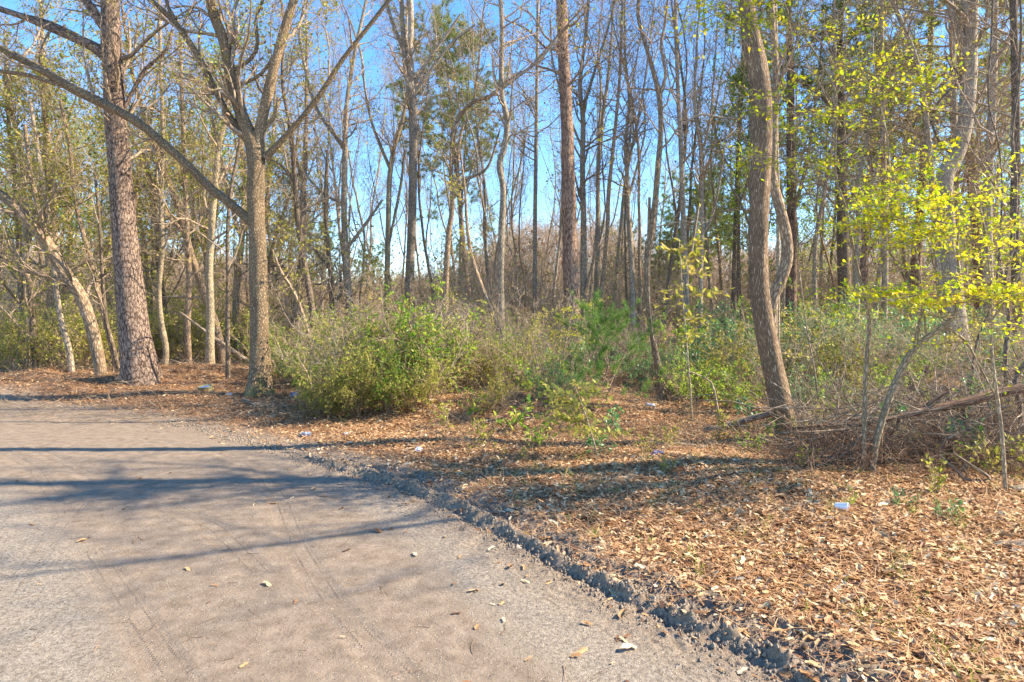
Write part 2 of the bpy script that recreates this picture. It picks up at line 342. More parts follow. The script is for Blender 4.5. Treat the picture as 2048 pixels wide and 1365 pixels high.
exec("""
def soil_mat(name, ground):
    m, nt, out = mat_new(name); L = nt.links.new
    tc = N(nt, 'ShaderNodeTexCoord'); P = tc.outputs['Object']
    s = N(nt, 'ShaderNodeAttribute', attribute_name='s').outputs['Fac']
    pk = N(nt, 'ShaderNodeAttribute', attribute_name='packed').outputs['Fac']
    td = N(nt, 'ShaderNodeAttribute', attribute_name='td').outputs['Fac']
    tv = N(nt, 'ShaderNodeAttribute', attribute_name='tv').outputs['Fac']
    n1 = N(nt, 'ShaderNodeTexNoise', i_Scale=1.3, i_Detail=9.0, i_Roughness=0.7); L(P, n1.inputs['Vector'])
    n2 = N(nt, 'ShaderNodeTexNoise', i_Scale=42.0, i_Detail=6.0, i_Roughness=0.75); L(P, n2.inputs['Vector'])
    n3 = N(nt, 'ShaderNodeTexNoise', i_Scale=9.0, i_Detail=6.0, i_Roughness=0.6); L(P, n3.inputs['Vector'])
    vo = N(nt, 'ShaderNodeTexVoronoi', i_Scale=75.0); L(P, vo.inputs['Vector'])
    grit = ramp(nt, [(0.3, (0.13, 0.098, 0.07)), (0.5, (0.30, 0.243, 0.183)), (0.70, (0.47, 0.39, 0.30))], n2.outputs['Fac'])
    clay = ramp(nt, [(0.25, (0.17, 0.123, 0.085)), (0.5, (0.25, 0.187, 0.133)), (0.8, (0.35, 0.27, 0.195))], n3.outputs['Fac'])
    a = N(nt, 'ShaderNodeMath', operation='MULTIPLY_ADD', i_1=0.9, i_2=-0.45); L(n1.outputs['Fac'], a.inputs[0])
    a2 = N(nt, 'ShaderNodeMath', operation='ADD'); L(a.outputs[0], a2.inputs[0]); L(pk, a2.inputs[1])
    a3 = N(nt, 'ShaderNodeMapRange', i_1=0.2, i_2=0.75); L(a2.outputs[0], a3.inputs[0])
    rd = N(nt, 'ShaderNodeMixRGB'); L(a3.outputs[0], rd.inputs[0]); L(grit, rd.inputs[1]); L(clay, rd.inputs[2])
    duff = ramp(nt, [(0.25, (0.10, 0.055, 0.035)), (0.5, (0.25, 0.145, 0.085)), (0.75, (0.44, 0.28, 0.17))], n3.outputs['Fac'])
    b0 = N(nt, 'ShaderNodeMath', operation='MULTIPLY_ADD', i_1=1.2, i_2=-0.6); L(n3.outputs['Fac'], b0.inputs[0])
    b1 = N(nt, 'ShaderNodeMath', operation='ADD'); L(b0.outputs[0], b1.inputs[0]); L(s, b1.inputs[1])
    b2 = N(nt, 'ShaderNodeMapRange', i_1=0.15, i_2=0.6); L(b1.outputs[0], b2.inputs[0])
    fin = N(nt, 'ShaderNodeMixRGB'); L(b2.outputs[0], fin.inputs[0]); L(rd.outputs[0], fin.inputs[1]); L(duff, fin.inputs[2])
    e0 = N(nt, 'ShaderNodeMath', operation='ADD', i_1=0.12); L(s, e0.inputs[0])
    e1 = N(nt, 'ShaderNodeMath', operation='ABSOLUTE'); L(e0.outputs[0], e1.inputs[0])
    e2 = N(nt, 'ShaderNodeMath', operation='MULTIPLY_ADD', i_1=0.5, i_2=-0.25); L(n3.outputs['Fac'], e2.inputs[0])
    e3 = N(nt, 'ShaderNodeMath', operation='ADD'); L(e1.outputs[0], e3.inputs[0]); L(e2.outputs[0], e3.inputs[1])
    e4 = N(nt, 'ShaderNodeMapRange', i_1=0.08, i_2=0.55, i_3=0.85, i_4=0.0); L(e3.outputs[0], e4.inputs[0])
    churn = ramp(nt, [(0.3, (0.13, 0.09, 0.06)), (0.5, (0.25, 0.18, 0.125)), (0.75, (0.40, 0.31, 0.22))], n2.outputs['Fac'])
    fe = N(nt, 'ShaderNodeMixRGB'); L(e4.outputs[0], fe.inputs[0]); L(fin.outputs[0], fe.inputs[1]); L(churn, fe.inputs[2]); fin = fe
    # scattered stones and pale sand grains
    vo2 = N(nt, 'ShaderNodeTexVoronoi', i_Scale=95.0); L(P, vo2.inputs['Vector'])
    sc2 = N(nt, 'ShaderNodeSeparateXYZ'); L(vo2.outputs['Color'], sc2.inputs[0])
    sel = N(nt, 'ShaderNodeMapRange', i_1=0.80, i_2=0.84); L(sc2.outputs[0], sel.inputs[0])
    dsk = N(nt, 'ShaderNodeMapRange', i_1=0.28, i_2=0.42, i_3=1.0, i_4=0.0); L(vo2.outputs['Distance'], dsk.inputs[0])
    stn = N(nt, 'ShaderNodeMath', operation='MULTIPLY'); L(sel.outputs[0], stn.inputs[0]); L(dsk.outputs[0], stn.inputs[1])
    scol = ramp(nt, [(0.0, (0.12, 0.09, 0.07)), (0.5, (0.30, 0.24, 0.19)), (1.0, (0.60, 0.53, 0.44))], sc2.outputs[1])
    f7 = N(nt, 'ShaderNodeMixRGB'); L(stn.outputs[0], f7.inputs[0]); L(fin.outputs[0], f7.inputs[1]); L(scol, f7.inputs[2]); fin = f7
    # small dark specks of bark and grit
    sp = N(nt, 'ShaderNodeTexVoronoi', i_Scale=42.0, i_Randomness=1.0); L(P, sp.inputs['Vector'])
    sm = N(nt, 'ShaderNodeMapRange', i_1=0.10, i_2=0.20, i_3=1.0, i_4=0.0); L(sp.outputs['Distance'], sm.inputs[0])
    sp2 = N(nt, 'ShaderNodeTexNoise', i_Scale=5.0, i_Detail=3.0); L(P, sp2.inputs['Vector'])
    s2 = N(nt, 'ShaderNodeMapRange', i_1=0.5, i_2=0.62); L(sp2.outputs['Fac'], s2.inputs[0])
    s3 = N(nt, 'ShaderNodeMath', operation='MULTIPLY'); L(sm.outputs[0], s3.inputs[0]); L(s2.outputs[0], s3.inputs[1])
    fs = N(nt, 'ShaderNodeMixRGB'); fs.inputs[2].default_value = (0.14, 0.095, 0.065, 1); L(s3.outputs[0], fs.inputs[0]); L(fin.outputs[0], fs.inputs[1])
    # tyre tread: zigzag groove heights
    zz = N(nt, 'ShaderNodeMath', operation='PINGPONG', i_1=0.013); L(tv, zz.inputs[0])
    z1 = N(nt, 'ShaderNodeMath', operation='ADD'); L(td, z1.inputs[0]); L(zz.outputs[0], z1.inputs[1])
    z2 = N(nt, 'ShaderNodeMath', operation='MULTIPLY_ADD', i_1=0.022); L(n3.outputs['Fac'], z2.inputs[0]); L(z1.outputs[0], z2.inputs[2])
    pp = N(nt, 'ShaderNodeMath', operation='PINGPONG', i_1=0.041); L(z2.outputs[0], pp.inputs[0])
    gr = N(nt, 'ShaderNodeMapRange', i_1=0.0, i_2=0.006); L(pp.outputs[0], gr.inputs[0])
    ab = N(nt, 'ShaderNodeMath', operation='ABSOLUTE'); L(td, ab.inputs[0])
    wd = N(nt, 'ShaderNodeMapRange', i_1=0.085, i_2=0.105, i_3=1.0, i_4=0.0); L(ab.outputs[0], wd.inputs[0])
    wn = N(nt, 'ShaderNodeTexNoise', i_Scale=4.5, i_Detail=6.0, i_Roughness=0.75); L(P, wn.inputs['Vector'])
    wm = N(nt, 'ShaderNodeMapRange', i_1=0.42, i_2=0.62); L(wn.outputs['Fac'], wm.inputs[0])
    wd2 = N(nt, 'ShaderNodeMath', operation='MULTIPLY'); L(wd.outputs[0], wd2.inputs[0]); L(wm.outputs[0], wd2.inputs[1])
    inv = N(nt, 'ShaderNodeMath', operation='SUBTRACT', i_0=1.0); L(gr.outputs[0], inv.inputs[1])
    gv = N(nt, 'ShaderNodeMath', operation='MULTIPLY'); L(inv.outputs[0], gv.inputs[0]); L(wd2.outputs[0], gv.inputs[1])
    damp = N(nt, 'ShaderNodeMixRGB'); damp.inputs[2].default_value = (0.16, 0.115, 0.08, 1)
    gm = N(nt, 'ShaderNodeMath', operation='MULTIPLY', i_1=0.25); L(gv.outputs[0], gm.inputs[0]); L(gm.outputs[0], damp.inputs[0]); L(fs.outputs[0], damp.inputs[1])
    # heights
    h1 = N(nt, 'ShaderNodeMapRange', i_1=0.0, i_2=1.0, i_3=1.2, i_4=0.8); L(a3.outputs[0], h1.inputs[0])
    h2 = N(nt, 'ShaderNodeMath', operation='MULTIPLY'); L(n2.outputs['Fac'], h2.inputs[0]); L(h1.outputs[0], h2.inputs[1])
    h3 = N(nt, 'ShaderNodeMath', operation='MULTIPLY_ADD', i_1=-0.6); L(gv.outputs[0], h3.inputs[0]); h4 = N(nt, 'ShaderNodeMath', operation='MULTIPLY_ADD', i_1=0.35); L(stn.outputs[0], h4.inputs[0]); L(h2.outputs[0], h4.inputs[2]); L(h4.outputs[0], h3.inputs[2])
    bp = N(nt, 'ShaderNodeBump', i_Strength=1.0, i_Distance=0.014); L(h3.outputs[0], bp.inputs['Height'])
    b = N(nt, 'ShaderNodeBsdfPrincipled', i_Roughness=0.95); b.inputs['Specular IOR Level'].default_value = 0.15
    L(damp.outputs[0], b.inputs['Base Color']); L(bp.outputs[0], b.inputs['Normal']); L(b.outputs[0], out.inputs[0])
    return m
""")
SOIL = soil_mat('road_soil', False); DUFF = soil_mat('forest_soil', True)  # tread grooves carry some shade in their base colour, besides the bump

# ---------------------------------------------------------------- ground and road
def build_ground():
    ang = [-math.pi]
    a = -math.pi
    def astep(a): 
        d = abs(a); return 0.0032 if d < 0.72 else min(0.05, 0.0032 + (d - 0.72) * 0.12)
    while a < math.pi - 0.002: a += astep(a); ang.append(min(a, math.pi))
    ang = np.array(ang[:-1])
    rr = [0.3]
    while rr[-1] < 260:
        r = rr[-1]; f = 0.03 if r < 2 else (0.0034 if r < 9 else (0.006 if r < 16 else (0.012 if r < 40 else 0.05)))
        rr.append(r * (1 + f))
    rr = np.array(rr)
    Rg, Ag = np.meshgrid(rr, ang, indexing='ij')
    X = (Rg * np.sin(Ag)).ravel(); Y = (Rg * np.cos(Ag)).ravel()
    X = np.append(X, 0.0); Y = np.append(Y, 0.0)
    h, s = gnd(X, Y)
    nr, na = len(rr), len(ang)
    i = np.arange(nr - 1)[:, None] * na; j = np.arange(na)[None, :]; j2 = (j + 1) % na
    q = np.stack([i + j, i + j2, i + na + j2, i + na + j], -1).reshape(-1, 4)[:, ::-1]
    c = len(X) - 1
    tri = np.array([(c, (k + 1) % na, k) for k in range(na)])
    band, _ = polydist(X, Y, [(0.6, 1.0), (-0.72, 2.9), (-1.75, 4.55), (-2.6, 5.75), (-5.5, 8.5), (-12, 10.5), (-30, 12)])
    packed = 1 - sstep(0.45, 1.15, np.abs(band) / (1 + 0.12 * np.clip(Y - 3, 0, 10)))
    TR = [[(178, 1102), (265, 1225), (345, 1350), (380, 1400)], [(560, 1005), (595, 1100), (655, 1200), (725, 1280), (820, 1375)],
          [(300, 880), (430, 900), (505, 930), (560, 1000)], [(60, 895), (130, 925), (205, 965)], [(0, 900), (65, 937), (130, 1040)],
          [(350, 1015), (430, 1062), (520, 1150)], [(150, 1010), (60, 1120), (0, 1190)]]
    td = np.full(X.shape, 9.0); tv = np.zeros(X.shape)
    for k, t in enumerate(TR):
        d, v = polydist(X, Y, [gp(*p) for p in t]); d = np.where((v <= 1e-6) | (v >= v.max() - 1e-6), 9.0, d)
        m = np.abs(d) < np.abs(td); td = np.where(m, d, td); tv = np.where(m, v + 0.01 * k, tv)
    h = h - 0.006 * (1 - sstep(0.06, 0.12, np.abs(td)))
    V = np.stack([X, Y, h], 1)
    fs = s[q].mean(axis=1)
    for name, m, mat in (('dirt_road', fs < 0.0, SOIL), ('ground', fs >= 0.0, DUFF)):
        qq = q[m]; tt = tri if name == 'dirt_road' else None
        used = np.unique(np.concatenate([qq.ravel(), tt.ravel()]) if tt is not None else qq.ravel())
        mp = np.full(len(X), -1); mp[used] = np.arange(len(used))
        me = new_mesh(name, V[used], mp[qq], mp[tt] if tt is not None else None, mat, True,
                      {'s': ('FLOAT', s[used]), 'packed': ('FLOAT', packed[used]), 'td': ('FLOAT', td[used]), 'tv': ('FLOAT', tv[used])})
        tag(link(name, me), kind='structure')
build_ground()

# ---------------------------------------------------------------- traced trees
LAND = []       # landmarks for labels of copies
def W3(px, py, Y): return np.array([(px - 1024) / FPX * Y, Y, CAMZ + (HOR - py) / FPX * Y])
def catmull(pts, K):
    pts = np.asarray(pts, float); n = len(pts)
    d = np.concatenate([[0], np.cumsum(np.linalg.norm(np.diff(pts[:, :3], axis=0), axis=1))]); d /= d[-1]
    t = np.linspace(0, 1, K); out = np.empty((K, pts.shape[1]))
    e = np.vstack([2 * pts[0] - pts[1], pts, 2 * pts[-1] - pts[-2]])
    for k, tt in enumerate(t):
        i = min(np.searchsorted(d, tt, side='right') - 1, n - 2); u = (tt - d[i]) / max(d[i + 1] - d[i], 1e-9)
        p0, p1, p2, p3 = e[i], e[i + 1], e[i + 2], e[i + 3]
        out[k] = 0.5 * (2 * p1 + (p2 - p0) * u + (2 * p0 - 5 * p1 + 4 * p2 - p3) * u * u + (3 * p1 - p0 - 3 * p2 + p3) * u ** 3)
    return out
def trace(pts, Y, K=None, wig=0.0, g=None, ws=1.0):
    """pts: (px,py,width_px[,dY])"""
    w_ = []
    for p in pts:
        y = Y + (p[3] if len(p) > 3 else 0); w_.append([*W3(p[0], p[1], y), ws * p[2] / 2 / FPX * y])
    w_ = np.array(w_)
    L = np.linalg.norm(np.diff(w_[:, :3], axis=0), axis=1).sum()
    K = K or int(max(8, min(90, L / 0.14)))
    o = catmull(w_, K)
    if wig:
        g = g or rng; n = g.normal(size=(K, 3)); 
        for _ in range(4): n[1:-1] = (n[:-2] + n[1:-1] * 2 + n[2:]) / 4
        n[0] = 0; o[:, :3] += n * wig
    return o[None, :, :3], np.maximum(o[None, :, 3], 0.002)
def ext_top(P, R, extra, lean=0.15):
    """carry a trunk on above the frame"""
    d = norm(P[0, -1] - P[0, -4]); d[2] = max(d[2], 0.6); d = norm(d)
    k = 10; cur = P[0, -1].copy(); r = R[0, -1]; ps = []; rs = []
    for i in range(1, k + 1):
        d = norm(d + rng.normal(size=3) * 0.08 + np.array([0, 0, 0.06])); cur = cur + d * extra / k
        ps.append(cur.copy()); rs.append(max(r * (1 - 0.85 * i / k), 0.012))
    return np.concatenate([P, np.array(ps)[None]], 1), np.concatenate([R, np.array(rs)[None]], 1)
def traced_tree(name, label, cat, Y, bark, trunk, limbs=(), leaf=None, dens=1.0, ext=6.0, flare=(0.5, 0.22), sides=16, rough=0.05,
                crown0=0.4, lsize=0.06, lpick=0.3, blen=2.0, nb=14, group=None, land=None, seed=0, brown=0.0, vine=None, up=0.12, lim_ext=1.5, ws=0.84):
    g = np.random.default_rng(1000 + seed + int(trunk[0][0] * 7 + Y * 13))
    P, R = trace(trunk, Y, ws=ws)
    # stand the base on the soil
    bx, by = P[0, 0, 0], P[0, 0, 1]; z0 = gz(bx, by) - 0.2
    if P[0, 0, 2] > z0 + 0.02:
        q = P[0, 0].copy(); q[2] = z0; k = max(2, int((P[0, 0, 2] - z0) / 0.14))
        add = np.linspace(q, P[0, 0], k, endpoint=False)
        R = np.concatenate([np.full((1, k), R[0, 0]), R], 1); P = np.concatenate([add[None], P], 1)
    else:
        keep = P[0, :, 2] >= z0; keep[-6:] = True; P = P[:, keep]; R = R[:, keep]
        P[0, 0, 2] = min(P[0, 0, 2], z0)
    if ext > 0 and trunk[-1][1] < 60: P, R = ext_top(P, R, ext)
    base = np.array([P[0, 0, 0], P[0, 0, 1], z0 + 0.2])
    root = empty(name, tuple(base)); tag(root, label, cat, group)
    b = Buf(); tubes(b, P, R, sides, rough, seed=int(g.integers(50)), flare=flare if flare[0] else None)
    link('trunk', b.mesh('trunk', BK[bark], base), root)
    src = [(P, R, crown0)]
    for lm in limbs:
        p, r = trace(lm, Y, ws=max(ws, .92))
        if lim_ext and (lm[-1][1] < 30 or lm[-1][0] < 5): p, r = ext_top(p, r, lim_ext * 1.3)
        b = Buf(); tubes(b, p, r, max(8, sides - 4), rough, seed=int(g.integers(50)), zo=4.0)
        link('limb', b.mesh('limb', BK[bark], base), root)
        src.append((p, r, 0.2))
    tw = Buf(); fo = Buf(); fb = Buf()
    for p, r, c0 in src:
        L = np.linalg.norm(np.diff(p[0], axis=0), axis=1).sum()
        n1 = max(3, int(nb * dens * (1.0 if c0 == crown0 else 0.6) * L / 8))
        c1, r1 = grow(p, r, n1, c0, 0.99, 55, blen, 7, 0.2, up, 0.42, 0.006, 0.35, rmax=0.045, g=g)
        c2, r2 = grow(c1, r1, 6, 0.15, 1.0, 45, blen * 0.5, 6, 0.25, 0.06, 0.6, 0.004, 0.4, g=g)
        c3, r3 = grow(c2, r2, 5, 0.1, 1.0, 42, blen * 0.26, 5, 0.25, 0.04, 0.6, 0.0028, 0.4, g=g)
        tubes(tw, c1, r1, 5); tubes(tw, c2, r2, 4); tubes(tw, c3, r3, 3)
        if leaf: leaves(fo, c3, 5, lsize, g=g, pick=lpick, clump=1.0)
        if brown: leaves(fb, c3, 4, 0.06, g=g, pick=brown, droop=0.8, upn=0.2)
    link('branches', tw.mesh('branches', BK['twig'], base), root)
    if fo.n: link('foliage', fo.mesh('foliage', LF[leaf], base, bark=False), root)
    if fb.n: link('dead_leaves', fb.mesh('dead_leaves', LF['brown'], base, bark=False), root)
    if vine:
        for v in vine:
            p, r = trace(v, Y); b = Buf(); tubes(b, p, r, 6); link('vine', b.mesh('vine', BK['dark'], base), root)
    if land: LAND.append(((trunk[0][0] + trunk[min(2, len(trunk) - 1)][0]) / 2, land))
    return root

T = traced_tree
T('big_tree', 'massive tree with thick reddish plated bark standing on the pine straw mound', 'tree', 13.0, 'pine',
  [(286, 768, 70), (280, 740, 70), (268, 660, 62), (258, 560, 56), (249, 460, 50), (241, 350, 47), (232, 250, 44), (227, 150, 42), (222, 60, 40), (219, -60, 38)],
  [[(218, 120, 26), (190, 95, 22), (110, 60, 17), (40, 32, 13), (-40, 5, 11)],
   [(214, 118, 20), (160, 78, 15), (90, 45, 13), (0, 20, 10), (-60, -5, 8)],
   [(212, 60, 22), (185, 20, 20), (150, -30, 16), (120, -80, 12)],
   [(245, 225, 9), (262, 190, 8), (290, 140, 8), (330, 105, 7), (345, 60, 5)]],
  'olive', 0.6, flare=(0.42, 0.3), sides=40, rough=0.05, crown0=0.45, lpick=0.12, land='the massive plated tree', seed=1, ws=.9, blen=2.2)
T('oak_tree', 'large grey-brown tree forking into many limbs at the road edge, left of the green thicket', 'tree', 12.0, 'oak',
  [(517, 800, 48), (518, 770, 42), (520, 740, 38), (519, 680, 35), (518, 600, 34), (516, 520, 34), (512, 440, 33), (511, 370, 33), (509, 300, 34), (485, 235, 25), (463, 160, 23), (450, 90, 22), (428, 30, 20), (410, -50, 16)],
  [[(508, 450, 22), (470, 415, 17), (425, 380, 17), (380, 335, 16), (330, 290, 16), (275, 245, 17), (215, 212, 18), (150, 180, 18), (80, 138, 16), (0, 97, 14), (-60, 60, 12)],
   [(165, 182, 10), (110, 168, 8), (60, 152, 8), (0, 143, 7), (-50, 138, 6)],
   [(500, 290, 15), (460, 235, 13), (430, 180, 13), (395, 110, 12), (350, 45, 11), (300, 0, 10), (270, -40, 8)],
   [(514, 320, 27), (520, 260, 22), (535, 190, 21), (552, 120, 20), (572, 50, 18), (595, -20, 16), (610, -70, 13)],
   [(530, 318, 17), (560, 285, 12), (600, 240, 11), (640, 190, 10), (685, 120, 9), (740, 50, 8), (790, -15, 7)],
   [(530, 260, 8), (552, 225, 8), (556, 195, 6)],
   [(350, 40, 8), (335, 10, 7), (330, -30, 5)],
   [(478, 170, 8), (505, 160, 7), (530, 140, 6), (548, 110, 6), (565, 90, 5)],
   [(470, 140, 8), (500, 120, 8), (515, 90, 7), (512, 40, 6), (530, -10, 5)]],
  'olive', 1.0, flare=(0.75, 0.3), sides=32, rough=0.10, crown0=0.5, lpick=0.22, lsize=0.055, brown=0.06, land='the large forking tree', seed=2, ws=1.0, blen=1.9, lim_ext=1.0)
T('leaning_tree', 'leaning furrowed trunk, the nearest tree, at the right with moss at its foot', 'tree', 8.2, 'furrow',
  [(1578, 890, 48), (1572, 860, 46), (1560, 800, 46), (1545, 730, 45), (1530, 660, 45), (1520, 590, 43), (1516, 520, 42), (1518, 440, 42), (1521, 360, 43), (1524, 280, 44), (1523, 200, 44), (1514, 130, 42), (1500, 60, 40), (1492, 0, 36), (1480, -80, 34)],
  [], None, 0.5, flare=(0.28, 0.25), sides=40, rough=0.06, crown0=0.86, ext=8, land='the nearest leaning trunk', seed=3, ws=.9)
T('curved_tree', 'bowed dark trunk curving out behind the nearest leaning trunk', 'tree', 10.2, 'brown',
  [(1552, 850, 26), (1545, 700, 26), (1545, 605, 26), (1560, 565, 27), (1574, 520, 27), (1572, 470, 25), (1558, 410, 24), (1545, 350, 20), (1548, 250, 18), (1552, 150, 16), (1545, 50, 14), (1540, -60, 12)],
  [], None, 0.5, flare=(0, 1), sides=20, crown0=0.55, land=None, seed=4, lpick=.1)
T('red_pine', 'tall straight pine with reddish bark and vine leaves near the middle', 'tree', 19.0, 'red',
  [(1150, 735, 44), (1146, 660, 40), (1142, 560, 38), (1139, 450, 36), (1136, 350, 32), (1134, 250, 29), (1129, 150, 28), (1125, 70, 27), (1122, -60, 25)],
  [[(1142, 70, 6), (1100, 100, 5), (1055, 60, 4), (1010, 40, 3)]],
  'yellow', 0.5, flare=(0.3, 0.3), sides=24, crown0=0.62, lpick=0.10, lsize=0.07, land='the straight reddish pine', seed=5, brown=0.06, ext=7)
T('grey_tree', 'sturdy grey tree forking high above the right end of the green thicket', 'tree', 22.0, 'grey',
  [(818, 740, 28), (818, 640, 25), (820, 540, 22), (824, 440, 20), (826, 340, 20), (826, 250, 20), (824, 190, 20), (812, 140, 14), (806, 60, 11), (800, -40, 10)],
  [[(826, 185, 14), (820, 110, 13), (822, 50, 12), (820, -40, 11)], [(828, 190, 9), (870, 130, 7), (905, 85, 6), (950, 50, 5)], [(816, 120, 9), (790, 60, 8), (770, 0, 7), (755, -40, 6)], [(830, 165, 8), (860, 115, 7), (900, 60, 6), (920, 30, 5)]],
  'olive', 0.8, sides=18, crown0=0.55, lpick=0.1, brown=0.1, land='the sturdy grey forking tree', seed=6)
T('grey_tree', 'slim grey trunk with an elbowed left branch, between forking tree and thicket top', 'tree', 20.5, 'grey',
  [(705, 720, 20), (702, 650, 19), (694, 560, 17), (690, 480, 16), (688, 400, 14), (690, 320, 13), (691, 240, 12), (700, 160, 10), (715, 80, 8), (735, -10, 7)],
  [[(690, 300, 9), (665, 265, 8), (640, 230, 7), (620, 180, 7), (605, 110, 7), (600, 60, 6), (615, -20, 5)], [(694, 410, 7), (650, 390, 6), (610, 350, 5)], [(692, 500, 8), (730, 450, 7), (765, 400, 5)]],
  'green', 0.8, sides=14, crown0=0.5, lpick=0.1, seed=7)
T('grey_tree', 'slim grey tree with wide fork, close left of the sturdy grey tree', 'tree', 24.0, 'pale',
  [(772, 720, 15), (773, 620, 13), (775, 520, 13), (777, 420, 12), (780, 350, 12), (790, 290, 10), (805, 240, 9), (815, 180, 8), (812, 90, 6), (815, 0, 5)],
  [[(779, 335, 8), (760, 290, 7), (742, 240, 6), (730, 180, 5), (722, 110, 5), (700, 40, 4)], [(775, 500, 6), (800, 380, 6), (810, 300, 5)]],
  None, 1.0, sides=12, crown0=0.45, brown=0.04, seed=8, lpick=0)
T('crooked_tree', 'crooked dark tree whose top bends right in a long arch', 'tree', 18.5, 'brown',
  [(888, 760, 16), (890, 650, 15), (892, 560, 14), (897, 470, 13), (905, 410, 12), (902, 340, 10), (906, 270, 9), (925, 225, 9), (950, 203, 9), (985, 190, 8), (1010, 165, 7), (1060, 135, 6), (1100, 90, 5), (1135, 50, 4)],
  [[(903, 400, 7), (915, 350, 7), (918, 290, 6), (930, 240, 4)], [(905, 400, 8), (935, 360, 7), (975, 335, 6), (1000, 260, 4)], [(948, 205, 5), (958, 120, 5), (966, 30, 4), (975, -20, 3)]],
  'olive', 0.8, sides=14, crown0=0.4, lpick=0.08, brown=0.25, seed=9)
T('wavy_tree', 'wavy grey trunk kinked mid-height between crooked tree and reddish pine', 'tree', 17.0, 'grey',
  [(1002, 760, 18), (1002, 660, 18), (1001, 560, 16), (1003, 470, 16), (1006, 380, 14), (999, 330, 15), (1010, 290, 14), (1014, 240, 13), (1004, 190, 12), (1003, 120, 12), (1004, 50, 11), (998, -40, 10)],
  [[(1006, 175, 9), (1040, 150, 7), (1085, 115, 5), (1115, 75, 4)], [(998, 180, 7), (988, 150, 5), (985, 110, 4)]],
  'olive', 0.7, sides=14, crown0=0.5, lpick=0.06, brown=0.1, land='the wavy grey trunk', seed=10)
T('leaning_tree', 'leaning stem crossing the wavy grey trunk low down', 'tree', 14.0, 'brown',
  [(1030, 770, 14), (1012, 700, 13), (990, 640, 12), (965, 580, 12), (945, 520, 10), (935, 460, 8), (930, 380, 6), (920, 300, 4)], [], 'olive', 0.7, sides=10, crown0=0.4, lpick=0.2, ext=0, blen=1.2, seed=11, flare=(.2, .2))
T('thin_tree', 'thin straight dark trunk left of the reddish pine', 'tree', 25.0, 'grey',
  [(1071, 730, 12), (1070, 600, 11), (1070, 450, 10), (1072, 300, 9), (1074, 150, 8), (1076, 0, 7), (1078, -50, 6)], [], 'olive', 0.9, sides=10, crown0=0.45, lpick=0.05, seed=12)
T('vine_tree', 'grey trunk draped with yellow-green vine leaves behind the reddish pine', 'tree', 21.0, 'grey',
  [(1172, 730, 20), (1168, 640, 18), (1167, 540, 16), (1167, 440, 14), (1165, 340, 13), (1166, 240, 12), (1160, 170, 10), (1170, 80, 8), (1180, -30, 7)],
  [[(1166, 220, 7), (1190, 140, 6), (1215, 60, 5), (1235, -20, 4)], [(1165, 300, 6), (1130, 210, 5), (1105, 120, 4), (1100, 40, 3)]],
  'ygreen', 1.0, sides=12, crown0=0.35, lpick=0.3, seed=13, lsize=0.08)
T('swaying_tree', 'slender swaying trunk just right of the vine-draped tree', 'tree', 20.0, 'brown',
  [(1192, 720, 13), (1198, 620, 12), (1208, 540, 11), (1215, 460, 10), (1217, 390, 10), (1224, 320, 9), (1232, 240, 8), (1240, 150, 7), (1243, 60, 6), (1246, -40, 5)], [], 'olive', 0.8, sides=10, crown0=0.5, lpick=0.05, seed=14)
T('grey_tree', 'grey trunk wrapped in hanging vines behind the young pine', 'tree', 21.0, 'grey',
  [(1268, 700, 16), (1265, 600, 15), (1262, 500, 13), (1256, 420, 12), (1254, 340, 11), (1252, 280, 9), (1258, 200, 7), (1250, 100, 5), (1250, 0, 4)],
  [[(1256, 400, 6), (1275, 330, 5), (1290, 260, 4), (1285, 180, 3)]], 'olive', 1.0, sides=12, crown0=0.4, lpick=0.05, seed=15, vine=[[(1258, 710, 4), (1252, 560, 4), (1250, 420, 3), (1256, 300, 3)]])
T('twisted_tree', 'twisted trunk with a broken stub and hanging bark, standing behind the dead branches', 'tree', 11.4, 'brown',
  [(1326, 822, 22), (1322, 770, 20), (1312, 710, 16), (1300, 640, 14), (1294, 570, 15), (1296, 500, 16), (1303, 470, 18), (1311, 400, 14), (1316, 330, 13), (1322, 260, 12), (1318, 190, 12), (1303, 130, 10), (1290, 85, 9), (1276, 30, 9), (1282, -40, 8)],
  [[(1320, 190, 9), (1331, 150, 7), (1322, 90, 7), (1330, 50, 6), (1338, -20, 5)], [(1298, 480, 9), (1298, 440, 7), (1299, 395, 6)]],
  'olive', 0.6, sides=18, crown0=0.5, lpick=0.03, land='the twisted trunk', seed=16, rough=0.09, blen=1.3)
T('grey_tree', 'tall bluish grey trunk right of the twisted trunk', 'tree', 20.0, 'grey',
  [(1376, 720, 17), (1372, 620, 16), (1370, 520, 14), (1366, 420, 12), (1362, 300, 11), (1356, 180, 10), (1352, 60, 9), (1350, -40, 8)],
  [[(1366, 250, 6), (1400, 230, 5), (1440, 235, 4), (1480, 240, 3)]], 'olive', 0.9, sides=12, crown0=0.45, lpick=0.03, seed=17)
T('forked_tree', 'pale forked tree midway between the tall bluish trunk and nearest trunk', 'tree', 20.5, 'grey',
  [(1398, 720, 12), (1400, 620, 11), (1402, 520, 11), (1404, 420, 10), (1403, 340, 10), (1400, 290, 8), (1390, 220, 6), (1392, 120, 5), (1400, 0, 4)],
  [[(1403, 310, 6), (1420, 240, 5), (1428, 150, 4), (1435, 40, 3)], [(1404, 470, 7), (1425, 430, 6), (1440, 360, 5), (1452, 260, 4)]], 'olive', 1.0, sides=10, crown0=0.4, lpick=0.02, seed=18)
T('dark_tree', 'dark straight trunk just left of the nearest leaning trunk', 'tree', 24.0, 'dark',
  [(1466, 700, 12), (1468, 560, 11), (1472, 420, 10), (1478, 280, 9), (1484, 160, 8), (1490, 0, 7)], [[(1470, 350, 5), (1440, 300, 4), (1425, 220, 3)]], 'pineneedle', 0.9, sides=10, crown0=0.5, lpick=0.1, seed=19)
